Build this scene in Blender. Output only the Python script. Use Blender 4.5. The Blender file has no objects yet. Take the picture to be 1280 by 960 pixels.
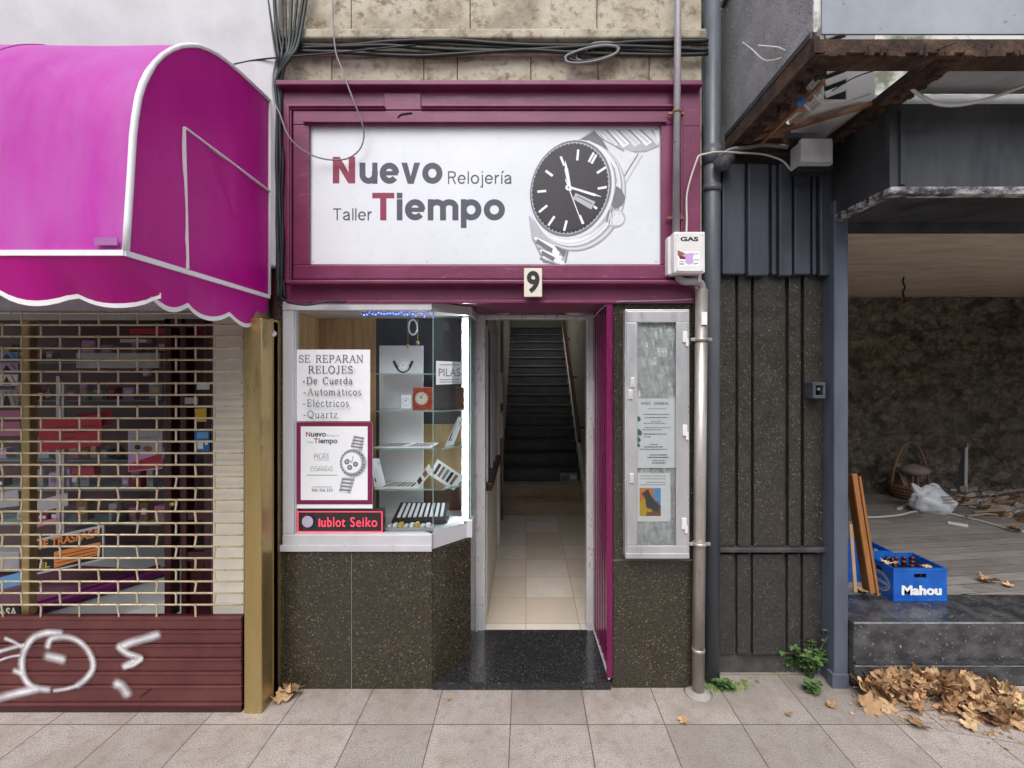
import bpy, bmesh, math, random
from mathutils import Vector, Matrix
from math import radians as R, sin, cos, pi
random.seed(11)
scene = bpy.context.scene
C = scene.collection

# ------------------------------------------------------------------ camera, sky, sun, exposure
F, D0, EYE, VX, VY = 576.0, 2.88, 1.96, 657.5, 468.0
cd = bpy.data.cameras.new('camera'); cam = bpy.data.objects.new('camera', cd); C.objects.link(cam)
cd.sensor_width = 36.0; cd.lens = 36.0*F/1280
cd.shift_x = -(VX-640)/1280; cd.shift_y = -(480-VY)/1280
cd.clip_start = 0.05; cd.clip_end = 400
cam.location = (0, -D0, EYE); cam.rotation_euler = (R(90), 0, 0)
scene.camera = cam
world = bpy.data.worlds.new('World'); scene.world = world; world.use_nodes = True
wn = world.node_tree.nodes; wl = world.node_tree.links
bg = wn['Background']; bg.inputs['Strength'].default_value = 0.13
sky = wn.new('ShaderNodeTexSky'); sky.sky_type = 'NISHITA'; sky.sun_disc = False
sky.sun_elevation = R(52); sky.sun_rotation = R(188); sky.dust_density = 3.0; sky.air_density = 1.0; sky.ozone_density = 0.7
hs = wn.new('ShaderNodeHueSaturation'); hs.inputs['Saturation'].default_value = 0.62
wl.new(sky.outputs[0], hs.inputs['Color']); wl.new(hs.outputs[0], bg.inputs['Color'])
sd = bpy.data.lights.new('sun', 'SUN'); sd.energy = 1.1; sd.angle = R(40); sd.color = (1.0, 0.985, 0.965)
sun = bpy.data.objects.new('sun', sd); C.objects.link(sun)
sun.rotation_euler = (R(38), 0, R(-8)); sun.location = (-1, -8, 9)
scene.view_settings.view_transform = 'Standard'; scene.view_settings.look = 'None'
scene.view_settings.exposure = 0.8; scene.view_settings.gamma = 1.0
scene.view_settings.use_curve_mapping = False
scene.render.resolution_x = 1024; scene.render.resolution_y = 768

# ------------------------------------------------------------------ helpers
def px(x, y, d): return Vector(((x-VX)*d/F, d-D0, EYE-(y-VY)*d/F))
def S(r, g, b, a=1.0):
    f = lambda c: (c/255/12.92 if c/255 <= 0.04045 else ((c/255+0.055)/1.055)**2.4)
    return (f(r), f(g), f(b), a)

class NT:
    def __init__(self, name):
        self.m = bpy.data.materials.new(name); self.m.use_nodes = True
        self.t = self.m.node_tree; self.n = self.t.nodes; self.l = self.t.links
        self.b = self.n['Principled BSDF']; self.out = self.n['Material Output']
        self.tc = self.n.new('ShaderNodeTexCoord'); self.co = self.tc.outputs['Object']
    def map(self, scale=(1,1,1), loc=(0,0,0), rot=(0,0,0), src=None):
        m = self.n.new('ShaderNodeMapping'); m.inputs['Scale'].default_value = scale
        m.inputs['Location'].default_value = loc; m.inputs['Rotation'].default_value = rot
        self.l.new(src or self.co, m.inputs['Vector']); return m.outputs[0]
    def noise(self, scale, detail=4, rough=.55, src=None, out='Fac'):
        n = self.n.new('ShaderNodeTexNoise'); n.inputs['Scale'].default_value = scale
        n.inputs['Detail'].default_value = detail; n.inputs['Roughness'].default_value = rough
        self.l.new(src or self.co, n.inputs['Vector']); return n.outputs[out]
    def vor(self, scale, feature='F1', out='Distance', src=None):
        n = self.n.new('ShaderNodeTexVoronoi'); n.feature = feature; n.inputs['Scale'].default_value = scale
        self.l.new(src or self.co, n.inputs['Vector']); return n.outputs[out]
    def ramp(self, fac, stops, interp='LINEAR'):
        r = self.n.new('ShaderNodeValToRGB'); e = r.color_ramp.elements; r.color_ramp.interpolation = interp
        while len(e) < len(stops): e.new(0.5)
        for k, (p, c) in enumerate(stops):
            e[k].position = p; e[k].color = c if len(c) == 4 else (*c, 1)
        self.l.new(fac, r.inputs[0]); return r.outputs[0]
    def mix(self, fac, a, b, mode='MIX'):
        m = self.n.new('ShaderNodeMix'); m.data_type = 'RGBA'; m.blend_type = mode
        for sock, v in ((m.inputs[0], fac), (m.inputs[6], a), (m.inputs[7], b)):
            if isinstance(v, (int, float)): sock.default_value = v
            elif isinstance(v, tuple): sock.default_value = v
            else: self.l.new(v, sock)
        return m.outputs[2]
    def math(self, op, a, b=0.0, clamp=False):
        m = self.n.new('ShaderNodeMath'); m.operation = op; m.use_clamp = clamp
        for k, v in enumerate((a, b)):
            if isinstance(v, (int, float)): m.inputs[k].default_value = v
            else: self.l.new(v, m.inputs[k])
        return m.outputs[0]
    def bump(self, h, strength=.3, dist=.01):
        b = self.n.new('ShaderNodeBump'); b.inputs['Strength'].default_value = strength; b.inputs['Distance'].default_value = dist
        self.l.new(h, b.inputs['Height']); self.l.new(b.outputs[0], self.b.inputs['Normal'])
    def set(self, **k):
        names = dict(col='Base Color', rough='Roughness', metal='Metallic', spec='Specular IOR Level', coat='Coat Weight', coat_rough='Coat Roughness', alpha='Alpha')
        for a, v in k.items():
            s = self.b.inputs[names[a]]
            if isinstance(v, (int, float, tuple)): s.default_value = v
            else: self.l.new(v, s)
        return self
    def sep(self):
        s = self.n.new('ShaderNodeSeparateXYZ'); self.l.new(self.co, s.inputs[0]); return s.outputs

BLK, WHT = (0,0,0,1), (1,1,1,1)
def pm(name, c1, c2=None, scale=6, rough=.5, metal=0, bump=0, bscale=30, stretch=(1,1,1), spec=.5, rvar=.12, lo=.35, hi=.65, specks=None):
    t = NT(name); c2 = c2 or tuple(min(1, v*1.25) for v in c1[:3])+(1,)
    co = t.map(scale=stretch)
    n = t.noise(scale, 6, .6, src=co)
    col = t.ramp(n, [(lo, c1), (hi, c2)])
    if specks:                     # (colour, scale, threshold)
        v = t.noise(specks[1], 3, .6)
        col = t.mix(t.ramp(v, [(specks[2], BLK), (specks[2]+.03, WHT)]), col, specks[0])
    n2 = t.noise(scale*5, 4, .6, src=co)
    r = t.ramp(n2, [(.3, (max(.02, rough-rvar),)*3), (.7, (min(1, rough+rvar),)*3)])
    t.set(col=col, rough=r, metal=metal, spec=spec)
    if bump: t.bump(t.noise(bscale, 5, .6, src=co), bump, .01)
    return t.m
def flat(name, c, rough=.6, metal=0, spec=.4):
    t = NT(name); n = t.noise(25, 3)
    d = tuple(v*(.96 if c[0] > .5 else .88) for v in c[:3])+(1,)
    t.set(col=t.ramp(n, [(.35, d), (.65, c)]), rough=rough, metal=metal, spec=spec); return t.m
def emit(name, c, s):
    t = NT(name); t.set(col=c); t.b.inputs['Emission Color'].default_value = c; t.b.inputs['Emission Strength'].default_value = s; return t.m

M = {}
# granite: polished brown-black with flecks
def granite(name, base, mid, fleck, scale=1.0, rough=.18, bright=.62, dull=None):
    t = NT(name)
    n1 = t.noise(120*scale, 5, .75); n2 = t.noise(5*scale, 4, .6)
    v = t.vor(150*scale, out='Color')
    g = t.n.new('ShaderNodeSeparateColor'); t.l.new(v, g.inputs[0])
    c = t.ramp(n1, [(.36, base), (.56, mid), (.74, tuple(x*1.5 for x in mid[:3])+(1,))])
    c = t.mix(t.ramp(g.outputs[0], [(.88, BLK), (.97, WHT)]), c, fleck)
    c = t.mix(t.ramp(g.outputs[1], [(.55, BLK), (.6, (.75,.75,.75,1))]), c, base)
    c = t.mix(t.ramp(n2, [(.42, BLK), (.62, (.45,.45,.45,1))]), c, tuple(x*.55 for x in mid[:3])+(1,))
    n3 = t.noise(9, 5, .6)
    if dull:
        c = t.mix(t.ramp(n3, [(.5, BLK), (.75, (.5,.5,.5,1))]), c, dull)
    t.set(col=c, rough=t.ramp(n3, [(.35, (rough,)*3), (.75, (rough+.16,)*3)]), spec=.5)
    return t.m
M['granite'] = granite('brown_granite', (.015,.013,.009,1), (.060,.051,.034,1), (.18,.155,.105,1), rough=.12)
M['granite_black'] = granite('black_granite', (.008,.008,.009,1), (.036,.036,.039,1), (.10,.10,.105,1), rough=.12)
M['granite_dull'] = granite('weathered_granite', (.014,.013,.011,1), (.052,.047,.036,1), (.17,.145,.105,1), rough=.28, dull=(.055,.053,.05,1))
M['granite_step'] = pm('worn_step_granite', (.032,.033,.036,1), (.11,.11,.115,1), scale=9, rough=.3, lo=.4, hi=.75, stretch=(1,1,1.5), specks=((.3,.3,.3,1), 60, .66))
M['joint'] = flat('pale_joint', (.35,.33,.3,1), .9)

# magenta vinyl
def vinyl(name, base, pale, fac):
    t = NT(name)
    n = t.noise(1.6, 4, .55); n2 = t.noise(7, 5, .6, src=t.map(scale=(1,1,.25)))
    c = t.ramp(n, [(.3, base), (.75, tuple(x*1.25 for x in base[:3])+(1,))])
    c = t.mix(t.ramp(n2, [(.35, BLK), (.75, (fac,)*3)]), c, pale)
    t.set(col=c, rough=t.ramp(n2, [(.3, (.36,)*3), (.7, (.5,)*3)]), spec=.3)
    w1 = t.noise(3.5, 3, .5, src=t.map(scale=(1,1,.5))); w2 = t.noise(260, 2)
    t.bump(t.math('ADD', w1, t.math('MULTIPLY', w2, .03)), .35, .05)
    st_ = t.noise(5, 6, .7, src=t.map(scale=(5,5,.35), loc=(2,0,0)))
    c = t.mix(t.ramp(st_, [(.58, BLK), (.75, (.35,.35,.35,1))]), c, tuple(x*.5 for x in base[:3])+(1,))
    t.set(col=c)
    return t.m
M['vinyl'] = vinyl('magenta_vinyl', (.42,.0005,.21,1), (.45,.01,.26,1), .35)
M['vinyl_sheen'] = vinyl('sheen_pale_magenta_vinyl', (.37,.022,.285,1), (.42,.10,.37,1), .8)  # paler copy of the vinyl; sky sheen of the awning front put into colour
M['piping'] = flat('white_piping', (.8,.79,.8,1), .5)
# purple paint
t = NT('worn_purple_paint')
n = t.noise(3.2, 6, .65); n2 = t.noise(30, 5, .7, src=t.map(scale=(.35,1,1.6))); n3 = t.noise(110, 2)
c = t.ramp(n, [(.3, (.125,.014,.055,1)), (.7, (.19,.03,.09,1))])
c = t.mix(t.ramp(n2, [(.6, BLK), (.78, (.6,.6,.6,1))]), c, (.36,.14,.23,1))
c = t.mix(t.ramp(n3, [(.75, BLK), (.78, WHT)]), c, (.45,.3,.34,1))
t.set(col=c, rough=t.ramp(n2, [(.3, (.3,)*3), (.7, (.5,)*3)])); t.bump(t.noise(45, 4), .12, .004)
M['purple'] = t.m
M['purple_door'] = pm('glossy_purple_enamel', (.125,.005,.052,1), (.17,.009,.075,1), scale=3, rough=.25, stretch=(4,4,.4))
M['alu'] = pm('pale_anodised_aluminium', (.60,.59,.60,1), (.72,.71,.72,1), scale=5, rough=.34, metal=.35, stretch=(1,1,.3))
M['alu_grey'] = pm('grey_aluminium', (.42,.42,.43,1), (.55,.55,.56,1), scale=5, rough=.38, metal=.5, stretch=(1,1,.3))
M['alu_white'] = pm('white_lacquered_aluminium', (.47,.465,.485,1), (.54,.535,.555,1), scale=5, rough=.4, stretch=(1,1,.3))
M['steel'] = pm('galvanised_steel', (.36,.33,.30,1), (.52,.48,.44,1), scale=14, rough=.38, metal=.6, stretch=(1,1,.25))
M['grey_pipe'] = pm('dark_grey_pvc', (.075,.085,.105,1), (.115,.125,.145,1), scale=5, rough=.4, stretch=(1,1,.3), specks=((.25,.26,.28,1), 55, .71))
M['painted_pipe'] = pm('grey_painted_pipe', (.22,.20,.22,1), (.33,.31,.33,1), scale=9, rough=.5, stretch=(1,1,.5), specks=((.16,.09,.05,1), 30, .68))
M['rust_clamp'] = pm('rusty_clamp', (.16,.07,.035,1), (.33,.2,.12,1), scale=40, rough=.8)
M['white_plastic'] = pm('white_plastic', (.66,.65,.64,1), (.74,.73,.73,1), scale=6, rough=.45)
M['box_grey'] = pm('grey_plastic', (.40,.41,.42,1), (.5,.51,.52,1), scale=9, rough=.5)
M['dark'] = flat('blackish_plastic', (.018,.018,.02,1), .5)
M['gold'] = pm('gold_anodised_metal', (.40,.29,.115,1), (.52,.40,.19,1), scale=4, rough=.36, metal=.75, stretch=(1,1,.25), specks=((.36,.26,.11,1), 18, .75))
M['rod'] = pm('gold_grille_rod', (.48,.38,.24,1), (.62,.53,.38,1), scale=25, rough=.4, metal=.35, specks=((.3,.12,.05,1), 30, .66))
M['brown_slat'] = pm('brown_painted_slat', (.085,.022,.022,1), (.125,.036,.034,1), scale=4, rough=.42, bump=.05, specks=((.4,.27,.22,1), 70, .735))
t = NT('white_spray_paint')
uv = t.tc.outputs['UV']; sx = t.n.new('ShaderNodeSeparateXYZ'); t.l.new(uv, sx.inputs[0])
e = t.math('SUBTRACT', 1.0, t.math('ABSOLUTE', t.math('SUBTRACT', t.math('MULTIPLY', sx.outputs[1], 2.0), 1.0)))
e2 = t.math('POWER', t.math('MULTIPLY', sx.outputs[0], 1.3, True), 1.4)
a = t.math('MULTIPLY', t.math('MULTIPLY', t.math('POWER', e, 1.25), .92), e2)
a = t.math('MULTIPLY', a, t.math('ADD', t.math('MULTIPLY', t.noise(9, 4), 1.5), .15), True)
t.set(col=(.8,.79,.82,1), rough=.7, alpha=a); M['spray'] = t.m
# facade stone
t = NT('stained_limestone')
n = t.noise(4, 7, .65); n2 = t.noise(14, 6, .7); n3 = t.noise(2.2, 5, .6, src=t.map(loc=(3,1,2)))
c = t.ramp(n, [(.3, (.25,.21,.14,1)), (.5, (.44,.39,.30,1)), (.7, (.53,.49,.40,1))])
c = t.mix(t.ramp(n2, [(.50, BLK), (.66, (.85,.85,.85,1))]), c, (.13,.10,.06,1))
c = t.mix(t.ramp(n3, [(.55, BLK), (.7, (.6,.6,.6,1))]), c, (.2,.19,.15,1))
t.set(col=c, rough=.9); t.bump(n2, .5, .02); M['stone'] = t.m
M['grey_render'] = pm('pale_grey_render', (.46,.475,.475,1), (.56,.575,.575,1), scale=3, rough=.9, bump=.1)
# pavement
t = NT('terrazzo_paving_slabs')
br = t.n.new('ShaderNodeTexBrick'); br.offset = 0; br.squash = 1
for k, v in (('Scale', 1.0), ('Brick Width', .432), ('Row Height', .432), ('Mortar Size', .0035), ('Mortar Smooth', .3), ('Bias', 0.0)): br.inputs[k].default_value = v
br.inputs['Color1'].default_value = (.325,.295,.27,1); br.inputs['Color2'].default_value = (.47,.415,.38,1); br.inputs['Mortar'].default_value = (.14,.12,.10,1)
t.l.new(t.map(loc=(.087+.432*40, .30+.432*40, 0)), br.inputs['Vector'])
sp = t.noise(160, 2, .6); big = t.noise(3, 5, .6); mid = t.noise(16, 5, .65)
c = t.mix(t.ramp(sp, [(.36, WHT), (.45, BLK)]), br.outputs['Color'], (.15,.12,.105,1))
c = t.mix(t.ramp(sp, [(.62, BLK), (.68, (.7,.7,.7,1))]), c, (.68,.63,.58,1))
c = t.mix(t.ramp(big, [(.45, BLK), (.7, (.5,.5,.5,1))]), c, (.26,.21,.17,1))
c = t.mix(t.ramp(mid, [(.5, BLK), (.7, (.5,.5,.5,1))]), c, (.2,.16,.13,1))
dirt = t.math('MULTIPLY', t.ramp(t.math('ADD', t.math('MULTIPLY', t.sep()[1], 2.4), 1.0), [(.42, BLK), (.98, WHT)]), t.ramp(t.noise(5, 6, .7, src=t.map(scale=(1,.6,1))), [(.38, BLK), (.62, WHT)]))
c = t.mix(t.math('MULTIPLY', dirt, .6), c, (.15,.125,.095,1))
c = t.mix(t.ramp(t.vor(2.6), [(.035, (.8,.8,.8,1)), (.05, BLK)]), c, (.12,.11,.10,1))
c = t.mix(t.ramp(t.noise(1.1, 6, .6, src=t.map(loc=(4,2,0))), [(.48, BLK), (.68, (.5,.5,.5,1))]), c, (.24,.2,.17,1))
c = t.mix(t.math('MULTIPLY', br.outputs['Fac'], t.ramp(t.noise(4, 4), [(.3, (.4,.4,.4,1)), (.6, WHT)])), c, (.12,.10,.08,1))
t.set(col=c, rough=.75); h = t.math('SUBTRACT', t.math('MULTIPLY', sp, .3), br.outputs['Fac']); t.bump(h, .5, .006); M['pavement'] = t.m
M['edge'] = pm('mottled_grey_edge', (.12,.12,.12,1), (.3,.3,.3,1), scale=12, rough=.8)  # mottled grey, lighter than the granite, for thin strips along the step edges
M['concrete'] = pm('grey_concrete', (.25,.235,.22,1), (.36,.335,.31,1), scale=8, rough=.9, bump=.2)
# woods
def wood(name, c1, c2, grain=(9,9,.7), scale=4, rough=.45):
    t = NT(name); co = t.map(scale=grain)
    n = t.noise(scale, 6, .6, src=co); t.set(col=t.ramp(n, [(.3, c1), (.7, c2)]), rough=rough); t.bump(n, .08, .004); return t.m
M['wood_amber'] = wood('amber_wood_panel', (.42,.24,.10,1), (.66,.44,.22,1))
M['wood_yellow'] = wood('pale_yellow_wood', (.40,.27,.12,1), (.52,.37,.18,1))
M['wood_brown'] = wood('brown_wood', (.09,.045,.022,1), (.16,.085,.045,1))
M['wood_maroon'] = wood('dark_maroon_wood', (.030,.006,.008,1), (.055,.013,.015,1), rough=.35)
M['wood_orange'] = wood('orange_plank', (.21,.08,.022,1), (.34,.145,.045,1))
M['wood_pale'] = wood('bare_wood', (.30,.2,.12,1), (.42,.3,.2,1))
M['ply'] = wood('dusty_plywood', (.46,.38,.29,1), (.68,.58,.46,1), grain=(1.2,4,1), scale=2.2, rough=.85)
t = NT('grey_worn_floorboards')
br = t.n.new('ShaderNodeTexBrick'); br.offset = .37
for k, v in (('Scale', 1.0), ('Brick Width', 1.3), ('Row Height', .13), ('Mortar Size', .003), ('Bias', 0.0)): br.inputs[k].default_value = v
br.inputs['Color1'].default_value = (.19,.175,.165,1); br.inputs['Color2'].default_value = (.31,.29,.275,1); br.inputs['Mortar'].default_value = (.03,.025,.022,1)
co = t.map(loc=(20,20,0), rot=(0,0,R(-7))); t.l.new(co, br.inputs['Vector'])
g = t.noise(5, 6, .65, src=t.map(scale=(1.2,9,1), rot=(0,0,R(-7))))
c = t.mix(.6, br.outputs['Color'], t.ramp(g, [(.3, (.35,.35,.35,1)), (.7, (1.5,1.45,1.4,1))]), 'MULTIPLY')
c = t.mix(t.ramp(t.noise(2.2, 5), [(.5, BLK), (.7, (.6,.6,.6,1))]), c, (.24,.22,.2,1))
t.set(col=c, rough=.6); M['boards'] = t.m
t = NT('dark_rubble_masonry')
dn = t.noise(5, 4, .6, out='Color'); mp = t.mix(.3, t.map(scale=(1,1,1.5)), dn)
v = t.vor(6.5, src=mp); vc = t.vor(6.5, out='Color', src=mp); n = t.noise(12, 7, .75)
c = t.ramp(n, [(.3, (.17,.14,.105,1)), (.5, (.46,.385,.30,1)), (.72, (.78,.70,.58,1))])
c = t.mix(.35, c, t.mix(1.0, vc, (.16,.13,.095,1), 'MULTIPLY'), 'ADD')
v2 = t.vor(11, src=t.mix(.25, t.co, dn)); c = t.mix(t.ramp(v, [(.5, BLK), (.85, (.65,.65,.65,1))]), c, (.06,.048,.037,1)); c = t.mix(t.ramp(v2, [(.5, BLK), (.85, (.45,.45,.45,1))]), c, (.06,.048,.037,1))
c = t.mix(t.ramp(t.noise(1.3, 4), [(.5, BLK), (.75, (.35,.35,.35,1))]), c, (.16,.13,.10,1))
t.set(col=c, rough=.95); h = t.math('SUBTRACT', t.math('MULTIPLY', n, .9), v); t.bump(h, 1.0, .22); M['rubble_wall'] = t.m
# metals of the vacant shop
def dark_paint(name, a, b, st=(1,1,.25), specks=.74):
    return pm(name, a, b, scale=5, rough=.42, stretch=st, bump=.06, specks=((.22,.22,.23,1), 50, specks))
M['slate_metal'] = dark_paint('slate_painted_metal', (.033,.040,.055,1), (.075,.085,.105,1))
M['charcoal_metal'] = dark_paint('charcoal_painted_metal', (.022,.024,.027,1), (.06,.062,.066,1))
M['post_metal'] = dark_paint('blue_grey_painted_post', (.055,.065,.09,1), (.10,.115,.15,1))
M['charcoal_base'] = pm('scuffed_dark_paint', (.03,.03,.032,1), (.075,.073,.072,1), scale=7, rough=.45, specks=((.25,.24,.22,1), 45, .7))
t = NT('chipped_edge_paint'); n = t.noise(22, 6, .7, src=t.map(scale=(.5,1,1)))
t.set(col=t.ramp(n, [(.42, (.03,.03,.033,1)), (.5, (.2,.19,.2,1)), (.6, (.5,.48,.49,1))], ), rough=.7); M['chipped'] = t.m
t = NT('flaking_rusted_steel'); n = t.noise(9, 7, .72); n2 = t.noise(40, 5, .7)
c = t.ramp(n, [(.3, (.016,.010,.008,1)), (.48, (.05,.027,.017,1)), (.62, (.11,.06,.037,1)), (.74, (.24,.17,.12,1))])
t.set(col=c, rough=.95); t.bump(n2, .8, .02); M['rust'] = t.m
M['mossy'] = pm('mossy_whitewash', (.62,.62,.58,1), (.16,.17,.12,1), scale=7, rough=.9, lo=.45, hi=.62)
M['sheet'] = pm('blue_grey_sheet_metal', (.24,.265,.30,1), (.33,.355,.385,1), scale=3, rough=.6, specks=((.2,.2,.2,1), 30, .7))
t = NT('perforated_grey_mesh'); v = t.vor(95, src=t.map(scale=(1,1,1)))
n = t.noise(6, 4)
t.set(col=t.ramp(n, [(.3, (.22,.22,.23,1)), (.7, (.34,.34,.36,1))]), rough=.6, alpha=t.ramp(v, [(.28, (.30,)*3), (.34, WHT)])); M['mesh'] = t.m
M['cable'] = flat('black_cable_sheath', (.02,.021,.022,1), .5)
M['cable_green'] = flat('dark_green_cable_sheath', (.03,.045,.042,1), .5)
M['cable_grey'] = flat('grey_cable_sheath', (.22,.22,.23,1), .6)
M['cable_white'] = flat('off_white_cable_sheath', (.55,.53,.49,1), .6)
M['foam'] = pm('dark_grey_lagging', (.05,.05,.055,1), (.10,.10,.105,1), scale=30, rough=.9, bump=.4, bscale=60)
# prints
M['paper'] = flat('white_paper', (.80,.82,.84,1), .6)
M['paper_grey'] = flat('grey_print', (.42,.43,.45,1), .6)
M['signwhite'] = pm('white_sign_panel', (.64,.67,.71,1), (.70,.73,.77,1), scale=2, rough=.3, rvar=.05)
M['ink'] = flat('black_ink', (.02,.02,.022,1), .6)
M['ink_slate'] = flat('slate_lettering', (.075,.078,.105,1), .5)
M['ink_wine'] = flat('wine_red_lettering', (.26,.03,.075,1), .5)
M['ink_mid'] = flat('grey_ink', (.22,.23,.25,1), .6)
M['ink_pale'] = flat('pale_grey_ink', (.50,.52,.56,1), .6)
M['silver1'] = flat('printed_silver_light', (.66,.67,.72,1), .4)
M['silver2'] = flat('printed_silver_mid', (.44,.45,.51,1), .4)
M['silver3'] = flat('printed_silver_dark', (.17,.17,.20,1), .4)
M['dial'] = flat('printed_dark_dial', (.040,.037,.045,1), .4)
M['magenta_frame'] = flat('wine_poster_border', (.20,.01,.065,1), .5)
M['cream'] = pm('cream_plate', (.62,.58,.48,1), (.70,.66,.57,1), scale=4, rough=.5, specks=((.4,.3,.2,1), 4, .66))
M['red_paper'] = flat('red_paper', (.42,.03,.055,1), .6)
M['pink_paper'] = flat('pink_paper', (.55,.2,.3,1), .6)
M['blue_print'] = flat('blue_print', (.03,.16,.42,1), .6)
M['sky_print'] = flat('light_blue_print', (.15,.38,.7,1), .6)
M['yellow_print'] = flat('yellow_print', (.6,.42,.05,1), .6)
M['orange_print'] = flat('orange_print', (.72,.24,.06,1), .6)
M['purple_print'] = flat('violet_print', (.32,.13,.45,1), .6)
M['lilac_print'] = flat('lilac_print', (.55,.35,.62,1), .6)
M['green_print'] = flat('green_print', (.12,.25,.15,1), .6)
M['brown_print'] = flat('brown_print', (.25,.13,.06,1), .6)
M['purple_rail'] = flat('violet_laminate', (.17,.02,.13,1), .3)
M['mauve_panel'] = flat('dusky_mauve_laminate', (.17,.06,.09,1), .5)
M['white_panel'] = pm('white_melamine', (.62,.63,.63,1), (.7,.71,.71,1), scale=2, rough=.4)
M['grey_panel'] = flat('dark_grey_board', (.075,.082,.09,1), .5)
M['blue_crate'] = pm('blue_crate_plastic', (.004,.075,.37,1), (.012,.125,.50,1), scale=9, rough=.42, specks=((.12,.2,.42,1), 38, .70))
M['bottle'] = flat('brown_bottle_glass', (.035,.014,.006,1), .12, spec=.6)
M['cap_red'] = flat('dull_red_bottle_cap', (.10,.018,.016,1), .4)
M['wicker'] = pm('brown_wicker', (.12,.06,.03,1), (.28,.16,.09,1), scale=60, rough=.8, bump=.5, bscale=90)
M['hoop'] = wood('cane_hoop', (.22,.11,.06,1), (.34,.19,.11,1))
M['bag'] = pm('white_plastic_bag', (.62,.66,.70,1), (.75,.78,.80,1), scale=5, rough=.35)
M['cloth_pink'] = flat('dusty_cloth', (.36,.27,.23,1), .9)
M['rubble'] = pm('plaster_rubble', (.2,.16,.125,1), (.5,.45,.4,1), scale=9, rough=.95, lo=.4, hi=.6)
def leafmat(name, a, b):
    t = NT(name); oi = t.n.new('ShaderNodeObjectInfo'); n = t.noise(16, 5, .6)
    c = t.ramp(n, [(.35, a), (.65, b)])
    c = t.mix(1.0, c, t.ramp(oi.outputs['Random'], [(0, (.42,.36,.30,1)), (.35, (.8,.74,.66,1)), (.7, (1,1,1,1)), (1, (1.25,1.22,1.15,1))]), 'MULTIPLY')
    c = t.mix(t.ramp(t.noise(55, 3), [(.62, BLK), (.7, (.7,.7,.7,1))]), c, (.14,.08,.045,1))
    t.set(col=c, rough=.7); t.bump(t.noise(30, 4), .4, .01); return t.m
LEAF = [leafmat('tan_dry_leaf', (.46,.29,.15,1), (.60,.41,.24,1)), leafmat('ochre_dry_leaf', (.52,.34,.18,1), (.68,.50,.31,1)), leafmat('brown_dry_leaf', (.28,.155,.08,1), (.45,.28,.15,1))]
M['leaf_green'] = leafmat('yellow_green_leaf', (.38,.40,.12,1), (.5,.5,.2,1))
M['weed'] = pm('weed_green', (.045,.10,.025,1), (.12,.2,.06,1), scale=20, rough=.6)
M['moss'] = pm('moss_green', (.10,.16,.04,1), (.2,.26,.08,1), scale=30, rough=.9)
M['marble'] = None
t = NT('beige_marble_tiles')
br = t.n.new('ShaderNodeTexBrick'); br.offset = 0
for k, v in (('Scale', 1.0), ('Brick Width', .41), ('Row Height', .41), ('Mortar Size', .0025), ('Bias', 0.0)): br.inputs[k].default_value = v
br.inputs['Color1'].default_value = (.56,.485,.405,1); br.inputs['Color2'].default_value = (.72,.68,.62,1); br.inputs['Mortar'].default_value = (.24,.17,.11,1)
t.l.new(t.map(loc=(.41*10, .41*10-.567, 0)), br.inputs['Vector'])
c = t.mix(t.ramp(t.noise(7, 7, .65), [(.4, BLK), (.75, (.5,.5,.5,1))]), br.outputs['Color'], (.52,.41,.31,1))
t.set(col=c, rough=.28); M['marble'] = t.m
M['marble_step'] = pm('brown_marble', (.34,.24,.16,1), (.46,.34,.24,1), scale=6, rough=.35)
M['rubber'] = pm('black_stair_rubber', (.035,.036,.038,1), (.068,.068,.072,1), scale=10, rough=.35, stretch=(.5,1,1))
M['hall_plaster'] = pm('cream_hall_plaster', (.56,.53,.44,1), (.66,.63,.54,1), scale=3, rough=.8)
M['grey_ceiling'] = flat('grey_ceiling_paint', (.6,.6,.58,1), .9)  # one even light grey paint for the hall and display ceilings
M['led'] = emit('white_led', (.9,.96,1,1), 36.0)
M['led_blue'] = emit('blue_led', (.06,.10,1,1), 6.0)
M['led_red'] = emit('red_led', (1,.045,.10,1), 1.1)
M['led_dark'] = flat('dark_led_screen', (.035,.045,.045,1), .25)
t = NT('window_glass')
fr = t.n.new('ShaderNodeFresnel'); fr.inputs[0].default_value = 1.34
tr = t.n.new('ShaderNodeBsdfTransparent'); tr.inputs[0].default_value = (.97,.99,.98,1)
gl = t.n.new('ShaderNodeBsdfGlossy'); gl.inputs['Roughness'].default_value = .01
mx = t.n.new('ShaderNodeMixShader'); t.l.new(fr.outputs[0], mx.inputs[0]); t.l.new(tr.outputs[0], mx.inputs[1]); t.l.new(gl.outputs[0], mx.inputs[2])
t.l.new(mx.outputs[0], t.out.inputs[0]); M['glass'] = t.m
t = NT('display_glass')
fr = t.n.new('ShaderNodeFresnel'); fr.inputs[0].default_value = 1.18
tr = t.n.new('ShaderNodeBsdfTransparent'); gl = t.n.new('ShaderNodeBsdfGlossy'); gl.inputs['Roughness'].default_value = .03
mx = t.n.new('ShaderNodeMixShader'); t.l.new(fr.outputs[0], mx.inputs[0]); t.l.new(tr.outputs[0], mx.inputs[1]); t.l.new(gl.outputs[0], mx.inputs[2])
t.l.new(mx.outputs[0], t.out.inputs[0]); M['glass_soft'] = t.m
t = NT('glass_edge'); fr = t.n.new('ShaderNodeBsdfTransparent'); fr.inputs[0].default_value = (.6,.8,.76,1)
d_ = t.n.new('ShaderNodeBsdfDiffuse'); d_.inputs[0].default_value = (.45,.62,.6,1)
mx = t.n.new('ShaderNodeMixShader'); mx.inputs[0].default_value = .5
t.l.new(fr.outputs[0], mx.inputs[1]); t.l.new(d_.outputs[0], mx.inputs[2]); t.l.new(mx.outputs[0], t.out.inputs[0]); M['glass_edge'] = t.m
t = NT('crumpled_clear_film')
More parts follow.
